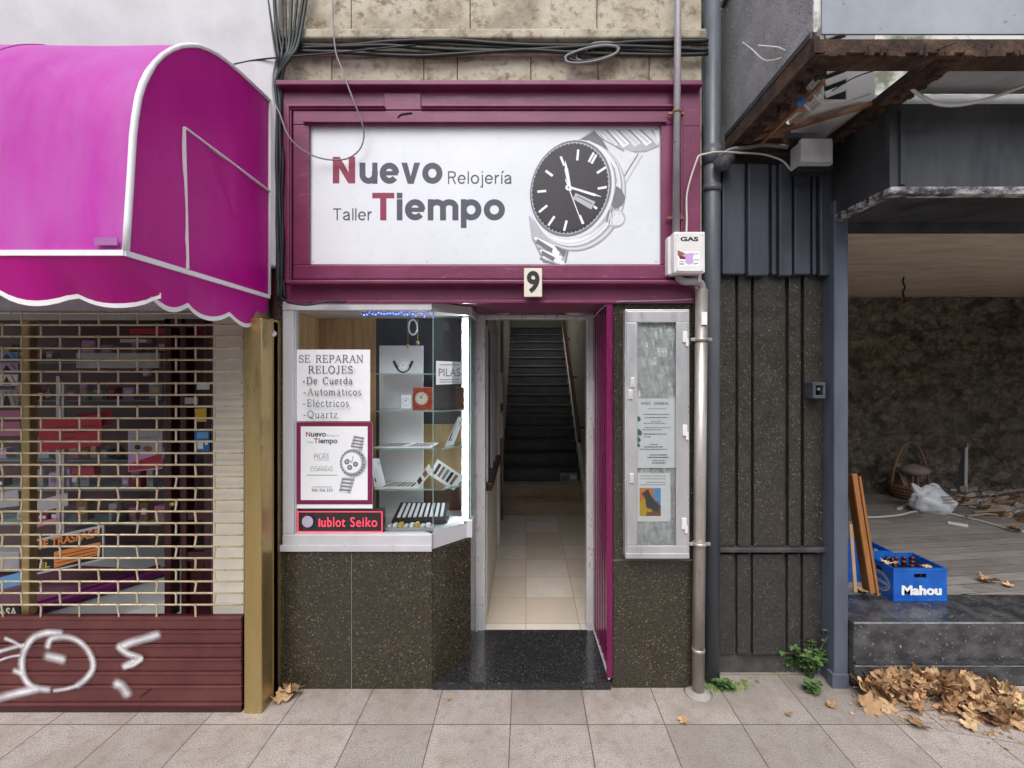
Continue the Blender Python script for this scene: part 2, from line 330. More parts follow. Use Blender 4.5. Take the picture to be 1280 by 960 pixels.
fr = t.n.new('ShaderNodeFresnel'); fr.inputs[0].default_value = 1.6
tr = t.n.new('ShaderNodeBsdfTransparent'); tr.inputs[0].default_value = (.96,.98,.975,1)
gl = t.n.new('ShaderNodeBsdfGlossy'); gl.inputs['Roughness'].default_value = .15
bp = t.n.new('ShaderNodeBump'); bp.inputs['Strength'].default_value = .7; bp.inputs['Distance'].default_value = .02
t.l.new(t.noise(22, 4, .6), bp.inputs['Height'])
t.l.new(bp.outputs[0], gl.inputs['Normal']); t.l.new(bp.outputs[0], fr.inputs['Normal'])
wd = t.n.new('ShaderNodeBsdfDiffuse'); wd.inputs[0].default_value = (.88,.91,.91,1); tl = t.n.new('ShaderNodeBsdfTranslucent'); tl.inputs[0].default_value = (.8,.84,.84,1)
dm = t.n.new('ShaderNodeMixShader'); dm.inputs[0].default_value = .3; t.l.new(wd.outputs[0], dm.inputs[1]); t.l.new(tl.outputs[0], dm.inputs[2])
m1 = t.n.new('ShaderNodeMixShader'); t.l.new(t.ramp(t.noise(14, 5, .7), [(.35, (.55,.55,.55,1)), (.65, (1,1,1,1))]), m1.inputs[0]); t.l.new(tr.outputs[0], m1.inputs[1]); t.l.new(dm.outputs[0], m1.inputs[2])
mx = t.n.new('ShaderNodeMixShader'); t.l.new(t.math('ADD', fr.outputs[0], .08), mx.inputs[0]); t.l.new(m1.outputs[0], mx.inputs[1]); t.l.new(gl.outputs[0], mx.inputs[2])
t.l.new(mx.outputs[0], t.out.inputs[0]); M['film'] = t.m

# ------------------------------------------------------------------ mesh builder
_txt = {}
def text_geo(s, bold=0.0, shear=0.0, space=1.0):
    key = (s, bold, shear, space)
    if key not in _txt:
        cu = bpy.data.curves.new('lettering', 'FONT'); cu.body = s; cu.offset = bold; cu.shear = shear; cu.space_character = space
        cu.dimensions = '2D'; cu.fill_mode = 'FRONT'; cu.resolution_u = 4
        ob = bpy.data.objects.new('lettering', cu); C.objects.link(ob)
        dg = bpy.context.evaluated_depsgraph_get(); dg.update()
        me = bpy.data.meshes.new_from_object(ob.evaluated_get(dg))
        vs = [(v.co.x, v.co.y) for v in me.vertices]; fs = [tuple(p.vertices) for p in me.polygons]
        bpy.data.objects.remove(ob); bpy.data.curves.remove(cu); bpy.data.meshes.remove(me)
        x0 = min(v[0] for v in vs); x1 = max(v[0] for v in vs); y0 = min(v[1] for v in vs); y1 = max(v[1] for v in vs)
        _txt[key] = ([((x-x0)/(x1-x0), (y-y0)/max(1e-6, y1-y0)) for x, y in vs], fs)
    return _txt[key]

class MB:
    def __init__(self): self.v = []; self.f = []; self.mi = []; self.sm = []; self.uv = {}; self.lift = 0
    def add(self, vs, fs, mi=0, smooth=False):
        o = len(self.v); self.v += [Vector(p) for p in vs]
        for f in fs: self.f.append(tuple(i+o for i in f)); self.mi.append(mi); self.sm.append(smooth)
        return self
    def bm(self, b, mi=0, smooth=False):
        b.verts.ensure_lookup_table(); b.verts.index_update()
        self.add([v.co.copy() for v in b.verts], [[v.index for v in f.verts] for f in b.faces], mi, smooth); b.free(); return self
    def box(self, x0, x1, y0, y1, z0, z1, bev=0, mi=0, rot=None, piv=None):
        b = bmesh.new(); bmesh.ops.create_cube(b, size=1)
        for v in b.verts: v.co = Vector(((x0+x1)/2+v.co.x*(x1-x0), (y0+y1)/2+v.co.y*(y1-y0), (z0+z1)/2+v.co.z*(z1-z0)))
        if bev: bmesh.ops.bevel(b, geom=list(b.edges), offset=bev, segments=2, affect='EDGES', profile=.5)
        if rot:
            c = Vector(piv) if piv else Vector(((x0+x1)/2, (y0+y1)/2, (z0+z1)/2))
            for v in b.verts: v.co = rot @ (v.co-c) + c
        return self.bm(b, mi)
    def pbox(self, x0, y0, x1, y1, d, t, bev=0, mi=0):
        a = px(x0, y1, d); c = px(x1, y0, d); return self.box(a.x, c.x, a.y, a.y+t, a.z, c.z, bev, mi)
    def poly(self, pts, mi=0): return self.add(pts, [tuple(range(len(pts)))], mi)
    def prism(self, pts, vec, mi=0):
        n = len(pts); vec = Vector(vec); pts = [Vector(p) for p in pts]
        fs = [tuple(range(n)), tuple(range(2*n-1, n-1, -1))]+[(i, i+n, (i+1) % n+n, (i+1) % n) for i in range(n)]
        return self.add(pts+[p+vec for p in pts], fs, mi)
    def bar(self, p0, p1, w, h, up=(0,0,1), mi=0, bev=0):
        p0 = Vector(p0); p1 = Vector(p1); a = p1-p0; L = a.length; a.normalize(); up = Vector(up)
        s = a.cross(up).normalized(); u = s.cross(a).normalized()
        b = bmesh.new(); bmesh.ops.create_cube(b, size=1)
        for v in b.verts: v.co = Vector((v.co.x*L, v.co.y*w, v.co.z*h))
        if bev: bmesh.ops.bevel(b, geom=list(b.edges), offset=bev, segments=2, affect='EDGES', profile=.5)
        c = (p0+p1)/2
        for v in b.verts: v.co = c+a*v.co.x+s*v.co.y+u*v.co.z
        return self.bm(b, mi)
    def tube(self, pts, r, n=8, mi=0, smoothpath=0):
        pts = [Vector(p) for p in pts]
        if smoothpath:
            q = []
            for i in range(len(pts)-1):
                p0 = pts[max(0, i-1)]; p1 = pts[i]; p2 = pts[i+1]; p3 = pts[min(len(pts)-1, i+2)]
                for k in range(smoothpath):
                    t = k/smoothpath
                    q.append(.5*((2*p1)+(p2-p0)*t+(2*p0-5*p1+4*p2-p3)*t*t+(3*p1-p0-3*p2+p3)*t**3))
            pts = q+[pts[-1]]
        rs = r if isinstance(r, (list, tuple)) else [r]*len(pts)
        if len(rs) != len(pts):
            q = []
            for i in range(len(pts)):
                t = i/(len(pts)-1)*(len(rs)-1); k = min(int(t), len(rs)-2); q.append(rs[k]+(rs[k+1]-rs[k])*(t-k))
            rs = q
        vs = []; ref = None
        for i, p in enumerate(pts):
            a = (pts[min(i+1, len(pts)-1)]-pts[max(i-1, 0)]).normalized()
            if ref is None: ref = Vector((0,0,1)) if abs(a.z) < .9 else Vector((1,0,0))
            s = a.cross(ref)
            if s.length < 1e-4: s = a.cross(Vector((.3,1,.2)))
            s.normalize(); ref = s.cross(a).normalized()
            for k in range(n): vs.append(p+rs[i]*(cos(2*pi*k/n)*s+sin(2*pi*k/n)*ref))
        fs = []
        for i in range(len(pts)-1):
            for k in range(n): fs.append((i*n+k, i*n+(k+1) % n, (i+1)*n+(k+1) % n, (i+1)*n+k))
        self.add(vs, fs, mi, True); o = len(self.v)-len(vs)
        self.f.append(tuple(o+k for k in range(n-1, -1, -1))); self.mi.append(mi); self.sm.append(False)
        self.f.append(tuple(o+(len(pts)-1)*n+k for k in range(n))); self.mi.append(mi); self.sm.append(False)
        return self
    def lathe(self, c, prof, n=16, mi=0):
        vs = []; c = Vector(c)
        for r, z in prof:
            for k in range(n): vs.append(c+Vector((r*cos(2*pi*k/n), r*sin(2*pi*k/n), z)))
        fs = [(i*n+k, i*n+(k+1) % n, (i+1)*n+(k+1) % n, (i+1)*n+k) for i in range(len(prof)-1) for k in range(n)]
        self.add(vs, fs, mi, True)
        return self
    # flat print, layered towards the viewer of the print (-Y)
    def up(self): self.lift += (.0004 if self.lift == 0 else .00004); return self.lift
    def shape(self, pts, d, mi=0):
        l = self.up(); q = [px(x, y, d)-Vector((0, l, 0)) for x, y in pts]
        ar = sum(q[i].x*q[(i+1) % len(q)].z-q[(i+1) % len(q)].x*q[i].z for i in range(len(q)))
        if ar < 0: q.reverse()
        return self.poly(q, mi)
    def rect(self, x0, y0, x1, y1, d, mi=0): return self.shape([(x0,y0),(x1,y0),(x1,y1),(x0,y1)], d, mi)
    def ell(self, cx, cy, a, b, rot, d, mi=0, n=40):
        return self.shape([(cx+a*cos(2*pi*k/n)*cos(rot)-b*sin(2*pi*k/n)*sin(rot), cy+a*cos(2*pi*k/n)*sin(rot)+b*sin(2*pi*k/n)*cos(rot)) for k in range(n)], d, mi)
    def line(self, x0, y0, x1, y1, w, d, mi=0, w2=None):
        w2 = w if w2 is None else w2; L = math.hypot(x1-x0, y1-y0) or 1; nx, ny = -(y1-y0)/L/2, (x1-x0)/L/2
        return self.shape([(x0+nx*w,y0+ny*w),(x1+nx*w2,y1+ny*w2),(x1-nx*w2,y1-ny*w2),(x0-nx*w,y0-ny*w)], d, mi)
    def text(self, s, x0, y0, x1, y1, d, mi=0, bold=0.0, shear=0.0, space=1.0, skew=0.0):
        vs, fs = text_geo(s, bold, shear, space); l = self.up()
        return self.add([px(x0+u*(x1-x0), y1-v*(y1-y0)+skew*u*(x1-x0), d)-Vector((0, l, 0)) for u, v in vs], fs, mi)
    def build(self, name, mats, parent=None, solid=0):
        if not isinstance(mats, (list, tuple)): mats = [mats]
        me = bpy.data.meshes.new(name)
        if parent is not None:
            off = Vector((0,0,0)); p = parent
            while p is not None: off += p.location; p = p.parent
        else:
            lo = Vector([min(v[k] for v in self.v) for k in range(3)]); hi = Vector([max(v[k] for v in self.v) for k in range(3)])
            off = Vector(((lo.x+hi.x)/2, (lo.y+hi.y)/2, lo.z))
        me.from_pydata([tuple(v-off) for v in self.v], [], self.f)
        for m in mats: me.materials.append(m)
        for p, i, s in zip(me.polygons, self.mi, self.sm): p.material_index = i; p.use_smooth = s
        if self.uv:
            ul = me.uv_layers.new(name='UVMap')
            for lp in me.loops: ul.data[lp.index].uv = self.uv.get(lp.vertex_index, (0,0))
        me.update()
        o = bpy.data.objects.new(name, me); C.objects.link(o)
        if parent is not None: o.parent = parent
        else: o.location = off
        if solid:
            sm = o.modifiers.new('solid', 'SOLIDIFY'); sm.thickness = solid
        return o

def tag(o, label=None, cat=None, group=None, kind=None):
    if label: o['label'] = label
    if cat: o['category'] = cat
    if group: o['group'] = group
    if kind: o['kind'] = kind
    return o
def thing(name, label, cat, loc=(0,0,0), group=None):
    o = bpy.data.objects.new(name, None); o.empty_display_size = .1; C.objects.link(o); o.location = loc
    return tag(o, label, cat, group)
def copy_tree(o, parent=None):
    c = o.copy(); C.objects.link(c)
    if parent is not None: c.parent = parent
    for ch in list(o.children): copy_tree(ch, c)
    return c

# ------------------------------------------------------------------ ground
g = MB(); g.add([(-80,-80,0),(80,-80,0),(80,80,0),(-80,80,0)], [(0,1,2,3)])
tag(g.build('pavement', M['pavement']), 'pinkish terrazzo paving slabs in front of the shops', kind='structure')

# ------------------------------------------------------------------ the three buildings
# middle building: stone front above the sign, granite base, entrance hall and stairs
shop = thing('shop_building', 'narrow stone fronted building with brown granite base and an open stair hall', 'building', (0, .1, 0))
m = MB(); ax0 = px(353, 0, 2.9).x; ax1 = px(878, 0, 2.9).x
jx = [ax0]+[px(x, 0, 2.9).x for x in (415, 530, 572, 664, 748, 812)]+[ax1]
for a, b in zip(jx, jx[1:]): m.box(a, b-.004, .02, .5, px(0, 372, 2.9).z+.05, px(0, 56, 2.9).z, .006)
for a, b in zip([ax0, -1.1, -.35, .45], [-1.1, -.35, .45, ax1]):
    for k in range(7): m.box(a, b-.004, .024, .5, px(0, 56, 2.9).z+.004+k*.36, px(0, 56, 2.9).z+k*.36+.36, .006)
m.build('wall', M['stone'], shop)
m = MB()
zb = px(0, 688, 2.87).z
for a, b in ((343, 438.6), (439.6, 540)): m.box(px(a,0,2.87).x, px(b,0,2.87).x, -.01, .03, 0, zb-.004, .0025)
CA = Vector((px(540.5,0,2.87).x, -.01, 0)); CB = Vector((px(588.5,0,3.1).x, .22, 0))
dirc = (CB-CA).normalized(); nrm = Vector((-dirc.y, dirc.x, 0)) * -1
def chamf(mb, z0, z1, thick, mi=0, ext=0.0, out=0.0):
    a = CA+nrm*(-out); b = CB+dirc*ext+nrm*(-out)
    return mb.prism([(a.x,a.y,z0),(b.x,b.y,z0),(b.x,b.y,z1),(a.x,a.y,z1)], Vector((-abs(dirc.y),abs(dirc.x),0))*thick, mi)
m.prism([(CA.x+.001,CA.y+.002,.046),(CB.x,CB.y,.046),(CB.x,CB.y,.46),(CA.x+.001,CA.y+.002,.46)], (-.03,.02,0))
m.prism([(CA.x+.001,CA.y+.002,.463),(CB.x,CB.y,.463),(CB.x,CB.y,zb-.004),(CA.x+.001,CA.y+.002,zb-.004)], (-.03,.02,0))
m.box(CB.x-.03, CB.x, CB.y+.002, .56, .046, zb-.004)
m.build('granite_base', M['granite'], shop)
m = MB(); m.box(px(343,0,2.87).x, px(354,0,2.87).x, -.012, .03, zb, px(0,378,2.87).z); m.build('granite_strip', M['granite'], shop)
m = MB(); x0 = px(765.5,0,2.88).x; x1 = px(867,0,2.88).x; zj = px(0,700,2.88).z
m.box(x0, x1, 0, .04, 0, zj-.004, .002); m.box(x0, x1, 0, .04, zj+.002, px(0,374,2.88).z, .002); m.build('granite_pier', M['granite'], shop)
m = MB(); m.box(x0+.001, x1-.001, .004, .035, zj-.004, zj+.002); m.build('joint', M['joint'], shop)
m = MB(); m.pbox(438.6, 690, 439.6, 864, 2.875, .02); m.build('joint', M['joint'], shop)
m = MB(); m.box(CA.x, px(764,0,2.86).x, -.022, .58, 0, .046, .006); m.build('threshold', M['granite_black'], shop)
# soffit of the entrance: boarded
m = MB(); zs = px(0,376,2.88).z
for k in range(9): m.box(CA.x-.02, .56, .012+k*.062, .012+k*.062+.058, zs, zs+.02, .004)
m.build('soffit', M['purple'], shop)
# hall
HZ = .042; HX0, HX1, HY0, HY1 = -.345, .84, .60, 3.41
m = MB(); m.box(HX0, HX1, .581, HY1, -.02, HZ); m.build('hall_floor', M['marble'], shop)
m = MB()
m.box(HX0-.06, HX0, .60, 8, 0, 5.2); m.box(HX1, HX1+.06, .60, 8, 0, 5.2)
m.box(.512, HX1, .60, .66, HZ, 2.6); m.box(HX0-.06, HX1+.06, 8.0, 8.06, 0, 5.4)
m.build('hall_wall', M['hall_plaster'], shop)
m = MB(); m.box(HX0, HX1, .60, 2.9, 2.75, 2.8); m.box(HX0, HX1, 5.0, 8, 5.0, 5.05); m.box(HX0, HX1, 2.901, 2.95, 2.75, 5.05); m.build('hall_ceiling', M['grey_ceiling'], shop)  # gap between the slabs is an added roof light to brighten the stairs
st = MB(); sr = MB(); rz, tr_ = .174, .245
for k in range(17):
    y = HY1+k*tr_; z1 = HZ+(k+1)*rz
    mb = st if k < 2 else sr
    mb.box(HX0, HX1-.05, y, y+tr_, z1-rz, z1-.028); mb.box(HX0, HX1-.05, y-.018, y+tr_+.0, z1-.026, z1, .006)
st.build('lower_steps', M['marble_step'], shop); stairs = sr.build('stairs', M['rubber'], shop)
m = MB()
for k in (1,2): m.box(HX0+.01, HX1-.06, HY1+(k-1)*tr_-.021, HY1+(k-1)*tr_-.0185, HZ+k*rz-.022, HZ+k*rz-.004)
m.build('step_nosing', M['joint'], shop)
m = MB(); m.box(HX1-.05, HX1, HY1-.1, 8, HZ, HZ+.2)
m.prism([(HX1-.05,HY1-.1,HZ+.2),(HX1-.05,HY1+17*tr_,HZ+17*rz+.2),(HX1-.05,HY1+17*tr_,HZ+.2)], (.048,0,0)); m.build('stringer', M['hall_plaster'], shop)
hr = thing('handrail', 'dark wooden handrail climbing the right wall of the stairs', 'handrail', (HX1-.1, HY1, 1))
m = MB(); m.bar((HX1-.1,HY1+.05,HZ+1.0), (HX1-.1,HY1+4,HZ+1.0+4*rz/tr_), .05, .07, bev=.012); m.build('rail', M['wood_maroon'], hr)
for k in range(4): m = MB(); m.tube([(HX1-.004,HY1+.3+k,HZ+1.0+(.3+k)*rz/tr_-.06),(HX1-.1,HY1+.3+k,HZ+1.0+(.3+k)*rz/tr_-.035)], .01, 8); m.build('bracket', M['dark'], hr)
m = MB(); m.pbox(700.5, 591, 722, 605, 2.88+HY1+2*tr_-.024, .003, 0, 0)
dS = 2.88+HY1+2*tr_-.0245
m.rect(702, 594, 711, 603, dS, 1); m.rect(713, 594, 720, 599, dS, 2)
tag(m.build('sticker', [M['paper_grey'], M['ink_mid'], M['paper']]), 'small pale sticker on the riser of a black stair', 'sticker')
# panelling, glazed screen and boxes on the hall's left wall
hs_ = thing('hall_screen', 'dark glazed screen with white frame along the left wall of the stair hall', 'screen', (HX0, 1.2, HZ))
m = MB(); m.box(HX0+.002, HX0+.04, .75, 1.95, HZ, 1.05); m.build('panel', M['hall_plaster'], hs_)
m = MB(); m.box(HX0+.002, HX0+.08, .72, 2.0, 1.05, 1.11, .006); m.build('ledge', M['wood_maroon'], hs_)
m = MB(); m.box(HX0+.002, HX0+.02, .78, 1.9, 1.11, 2.35); m.build('dark_pane', M['grey_panel'], hs_)
m = MB()
for y in (.76, 1.3, 1.62, 1.92): m.box(HX0+.002, HX0+.045, y, y+.04, 1.11, 2.4, .004)
m.box(HX0+.002, HX0+.045, .76, 1.96, 2.35, 2.41); m.build('frame', M['alu_white'], hs_)
for y0, y1, z0, z1, lab in ((2.5, 2.95, 1.62, 1.98, 'upper white meter box on the left hall wall before the stairs'), (2.62, 2.9, 1.2, 1.5, 'lower small white meter box on the left hall wall before the stairs')):
    bx = thing('meter_box', lab, 'meter box', (HX0, (y0+y1)/2, z0), 'meter boxes in the hall')
    m = MB(); m.box(HX0+.001, HX0+.07, y0, y1, z0, z1, .008); m.build('body', M['white_plastic'], bx)
    m = MB(); m.box(HX0+.071, HX0+.076, y0+.03, y1-.03, z0+.03, z1-.03, .003); m.build('lid', M['box_grey'], bx)
m = MB(); m.box(HX0+.001, HX0+.05, 2.3, 2.36, HZ, 2.7, .008); tag(m.build('cable_duct', M['white_plastic']), 'white cable duct rising on the left hall wall', 'cable duct')
m = MB(); m.tube([(HX0+.03,3.2,2.7),(HX0+.03,3.2,HZ)], .018); tag(m.build('wall_pipe', M['painted_pipe']), 'thin grey pipe at the left foot of the stairs', 'pipe')

# left building: rendered wall, gold pillar, display room behind the grille
lshop = thing('shuttered_shop', 'closed shop with gold pillar and dark display room behind a roller grille', 'shopfront', (-2.6, -.1, 0))
m = MB(); lx = px(346,0,2.83).x
m.box(-6, lx, -.05, .3, 2.62, 6.6, .02); m.build('wall', M['grey_render'], lshop)
m = MB(); m.box(px(305,0,2.66).x, px(327,0,2.66).x, -.22, -.04, 0, 2.285, .006); m.box(px(305,0,2.66).x, -1.592, -.215, -.045, 2.286, 2.6)
m.box(px(327,0,2.66).x, px(342.5,0,2.82).x+.0, -.10, -.0, .0, 2.29, .005); m.build('pillar', M['gold'], lshop)
m = MB(); m.box(-6, px(305,0,2.66).x, -.19, .25, px(0,389,2.683).z, 2.62); m.build('shutter_housing', M['box_grey'], lshop)
LZ0 = .30
m = MB(); m.box(-6, px(304,0,2.7).x+.06, .3, 2.2, 0, LZ0); m.build('display_floor', M['white_panel'], lshop)
m = MB(); m.box(-6, px(304,0,2.7).x+.1, 1.6, 1.66, LZ0, 2.62); m.box(px(304,0,2.7).x+.06, px(304,0,2.7).x+.1, .0, 1.6, 0, 2.62); m.build('back_wall', M['wood_maroon'], lshop)
m = MB(); m.box(-6, px(304,0,2.7).x+.06, -.1, 1.6, 2.58, 2.62); m.build('display_ceiling', M['grey_ceiling'], lshop)
m = MB(); m.pbox(264, 392, 304.5, 770, 2.75, .09, .004); m.build('cream_jamb', M['cream'], lshop)
m = MB(); m.pbox(264.5, 394, 265.8, 770, 2.747, .004); m.build('jamb_edge', M['wood_maroon'], lshop)
m = MB()
for a, b in ((205, 214), (226, 233), (255, 264)): m.pbox(a, 396, b, 772, 3.05, .08, .006)
m.pbox(205, 396, 264, 409, 3.05, .08, .006); m.pbox(226, 640, 262, 650, 3.06, .05); m.pbox(226, 690, 262, 702, 3.06, .05)
m.build('door_frame', M['wood_maroon'], lshop)
m = MB(); m.pbox(233, 702, 255, 772, 3.08, .03); m.build('door_panel', M['wood_maroon'], lshop)
m = MB(); c = px(217.5, 630, 3.02); m.lathe(c, [(0,-.02),(.02,-.012),(.026,0),(.02,.012),(0,.02)], 14); m.build('door_knob', M['gold'], lshop)
m = MB(); m.pbox(70, 470, 74.5, 700, 3.3, .02); m.pbox(77, 480, 80, 700, 3.3, .02); m.build('shelf_post', M['alu'], lshop)
m = MB()
for y in (452, 500, 575, 612, 655): m.pbox(-90, y, 200, y+1.6, 3.5, .25)
m.build('glass_shelf', M['glass_edge'], lshop)
m = MB(); m.pbox(26, 400, 36, 770, 2.725, .05, .006); m.build('mullion', M['gold'], lshop)
m = MB(); m.pbox(95, 441, 199, 460, 3.4, .12, .004); m.pbox(150, 424, 183, 428, 3.3, .05); m.build('light_fitting', M['box_grey'], lshop)
m = MB(); m.pbox(162, 411, 264, 417, 3.2, .06); m.build('shelf_edge', M['red_paper'], lshop)
# diagonal low display step: violet rail, mauve top, white riser
a0, a1 = px(20,780,2.76), px(212,714,3.42); zt = .52
m = MB(); m.prism([(a0.x,a0.y,LZ0),(a1.x,a1.y,LZ0),(a1.x,a1.y,zt-.05),(a0.x,a0.y,zt-.05)], (-.04,.02,0)); m.build('step_riser', M['white_panel'], lshop)
m = MB(); m.bar((a0.x,a0.y,zt-.005), (a1.x,a1.y,zt-.005), .05, .045, bev=.006); m.bar((a0.x-.09,a0.y+.02,zt+.002), (a1.x-.09,a1.y+.02,zt+.002), .04, .03); m.build('step_rail', M['purple_rail'], lshop)
m = MB(); m.prism([(a0.x-.03,a0.y,zt-.04),(a1.x-.03,a1.y,zt-.04),(-5.5,a1.y+.3,zt-.04),(-5.5,a0.y,zt-.04)], (0,0,.03)); m.build('step_top', M['mauve_panel'], lshop)

# right building: ribbed granite wall, metal post, black canopy fascia, bare room
rshop = thing('vacant_shop', 'gutted shop with black fascia, ribbed dark granite wall and dim rubble room', 'shopfront', (2.4, .1, 0))
RD = 3.03
m = MB(); xl = px(876,0,RD).x; xr = px(1046,0,RD).x
m.box(xl, xr, .15, .4, 0, 3.6); m.build('wall', M['charcoal_base'], rshop)
m = MB(); zt1 = px(0,340,RD).z; zt2 = px(0,680,RD).z
for a, b in ((880, 917), (921, 937), (940.5, 979), (984, 999), (1003, 1026)):
    m.box(px(a,0,RD-.02).x, px(b,0,RD-.02).x, .11, .149, zt2, zt1, .004)
m.build('granite_cladding', M['granite_dull'], rshop)
m = MB(); m.box(xl, px(1026,0,RD).x, .085, .149, px(0,690,RD-.05).z, zt2-.003, .006); m.build('ledge', M['charcoal_base'], rshop)
m = MB()
for a, b in ((880, 917), (921, 937), (940.5, 979), (984, 999), (1003, 1026)):
    m.box(px(a,0,RD-.02).x, px(b,0,RD-.02).x, .12, .149, px(0,815,RD).z, px(0,691,RD).z, .004)
m.build('lower_cladding', granite('paint_smeared_granite', (.016,.016,.017,1), (.045,.043,.04,1), (.13,.12,.10,1), rough=.38, dull=(.05,.05,.052,1)), rshop)
m = MB(); m.box(px(1043,0,2.88).x, px(1060.5,0,2.88).x, 0, .2, 0, 3.05, .006); m.box(px(1020,0,3.02).x, px(1043,0,2.9).x+.02, .13, .17, 0, 2.9); m.build('post', M['post_metal'], rshop)
pz = px(0,845,2.86).z
m = MB(); m.box(px(1041,0,2.87).x, px(1062,0,2.87).x, -.008, .05, 0, .09, .004); m.build('post_foot', M['post_metal'], rshop)
# corrugated panel
m = MB(); z0, z1 = px(0,343,2.93).z, 3.3
m.box(px(898,0,2.98).x, px(1052,0,2.98).x, .09, .109, z0+.02, z1)
for a, b in ((903, 931), (935, 961), (966, 972), (974, 990), (993, 1013), (1017, 1022), (1025, 1040)):
    m.box(px(a,0,2.93).x, px(b,0,2.93).x, .045+(.012 if b-a < 8 else 0), .089, z0-.004*((a*7) % 3), z1, .008)
m.build('corrugated_panel', M['slate_metal'], rshop)
# canopy fascia box
cx0 = px(1112,0,2.46).x; cz0, cz1 = px(0,241,2.46).z, px(0,137,2.46).z
m = MB(); m.box(cx0, 6.5, -.42, -.38, cz0+.03, cz1); m.box(cx0, cx0+.03, -.379, .09, cz0+.03, cz1); m.box(cx0, 6.5, -.42, .09, cz1+.001, cz1+.03)
m.box(cx0+.031, 6.5, -.35, .09, cz0+.01, cz0+.03); m.box(cx0+.05, cx0+.075, -.432, -.421, cz0+.04, cz1-.01)
m.build('canopy_fascia', M['charcoal_metal'], rshop)
m = MB(); m.box(cx0-.004, 6.5, -.435, -.375, cz0-.012, cz0+.029, .006); m.bar((cx0+.01,-.375,cz0+.008), (cx0+.01,.09,cz0+.008), .04, .04)
m.build('fascia_lip', M['chipped'], rshop)
m = MB(); m.box(px(1061,0,2.88).x+.002, 7, .1, .2, 2.90, 3.4); m.box(px(1061,0,3.1).x, 7, .201, .26, 2.955, 3.01); m.build('lintel', M['charcoal_metal'], rshop)
m = MB(); m.box(2.0, 7.2, .262, 3.3, 2.977, 3.05); m.build('ceiling', M['ply'], rshop)
RZ = .43
m = MB(); m.box(2.03, 7.2, .331, 3.3, 0, RZ); m.build('floor', M['boards'], rshop)
m = MB(); m.box(px(1060.5,0,2.88).x+.004, 7.2, -.04, .329, .175, RZ-.001, .006); m.box(px(1060.5,0,2.88).x+.004, 7.2, -.062, -.035, .185, .20); m.box(px(1060.5,0,2.88).x+.004, 7.2, -.05, .3, .05, .172, .004); m.build('granite_step', M['granite_step'], rshop)
m = MB(); xq = px(1060.5,0,2.88).x+.006; m.box(xq, 7.2, -.0425, -.034, RZ-.007, RZ+.0012); m.build('step_edge', M['edge'], rshop)
m = MB(); m.box(xq, 7.2, -.0535, -.044, .167, .1735); m.build('step_edge', M['edge'], rshop)
def rough_wall(x0, x1, y, z0, z1, nx, nz, amp, flip=1):
    b = bmesh.new(); vs = [[b.verts.new((x0+(x1-x0)*i/nx, y+random.uniform(-amp, amp), z0+(z1-z0)*j/nz)) for j in range(nz+1)] for i in range(nx+1)]
    for i in range(nx):
        for j in range(nz): b.faces.new((vs[i][j], vs[i+1][j], vs[i+1][j+1], vs[i][j+1]))
    return b
m = MB(); m.bm(rough_wall(2.0, 7.2, 3.16, 0, 3.1, 90, 52, .035)); m.box(2.0, 7.3, 3.22, 3.3, 0, 3.1); m.box(2.0, 2.03, .2, 3.2, 0, 3.0); m.box(7.2, 7.3, .3, 3.3, 0, 3.0); m.build('rubble_wall', M['rubble_wall'], rshop)
m = MB(); m.box(px(1060,0,2.9).x, 7.3, .3, .6, 3.06, 6.6); m.box(px(900,0,2.95).x, px(1060,0,2.9).x-.002, .3, .6, 3.4, 6.6); m.build('upper_wall', M['mossy'], rshop)
# sloping apron from the step down to the pavement
m = MB(); xa = px(1060.5,0,2.88).x+.02; m.add([(xa,-.06,.003),(xa+.1,-.30,.003),(xa+.9,-.055,.05),(xa+.8,-.5,.004),(8,-.055,.05),(8,-.5,.004)], [(0,1,3,2),(2,3,5,4)]); m.build('apron', M['pavement'], rshop)

# unseen house added across the street for reflections, blocked sky and bounced light
opp = thing('opposite_building', 'unseen grey brown apartment house added across the street from the shops', 'building', (0, -15, 0))
m = MB(); m.box(-30, 30, -22, -15, 0, 7.0); m.build('wall', pm('grey_brown_render', (.34,.32,.29,1), (.42,.4,.37,1), scale=.5, rough=.9), opp)
for k in range(10):
    for z in (1.0, 4.2):
        m = MB(); m.box(-26+k*5.4, -23.8+k*5.4, -15, -14.97, z, z+1.9); m.build('window', M['dark'], opp)


# ------------------------------------------------------------------ plain grotesque letters drawn as strokes
def strip(mb, pts, w, d, mi=0, closed=False):
    n = len(pts); L = []; Rr = []
    for i, p in enumerate(pts):
        a = pts[(i-1) % n] if (closed or i > 0) else p; b = pts[(i+1) % n] if (closed or i < n-1) else p
        t1 = (p[0]-a[0], p[1]-a[1]); t2 = (b[0]-p[0], b[1]-p[1])
        l1 = math.hypot(*t1) or 1e-9; l2 = math.hypot(*t2) or 1e-9
        if l1 < 1e-6: t1 = t2; l1 = l2
        if l2 < 1e-6: t2 = t1; l2 = l1
        n1 = (-t1[1]/l1, t1[0]/l1); n2 = (-t2[1]/l2, t2[0]/l2); mx_ = (n1[0]+n2[0], n1[1]+n2[1]); q = mx_[0]**2+mx_[1]**2 or 1e-9
        k = min(2.0/q, 1.6)*w/2; L.append((p[0]+mx_[0]*k, p[1]+mx_[1]*k)); Rr.append((p[0]-mx_[0]*k, p[1]-mx_[1]*k))
    l = mb.up(); o = Vector((0,l,0)); vs = [px(x,y,d)-o for x, y in L]+[px(x,y,d)-o for x, y in Rr]
    mb.add(vs, [(i, (i+1) % n, n+(i+1) % n, n+i) for i in range(n if closed else n-1)], mi)
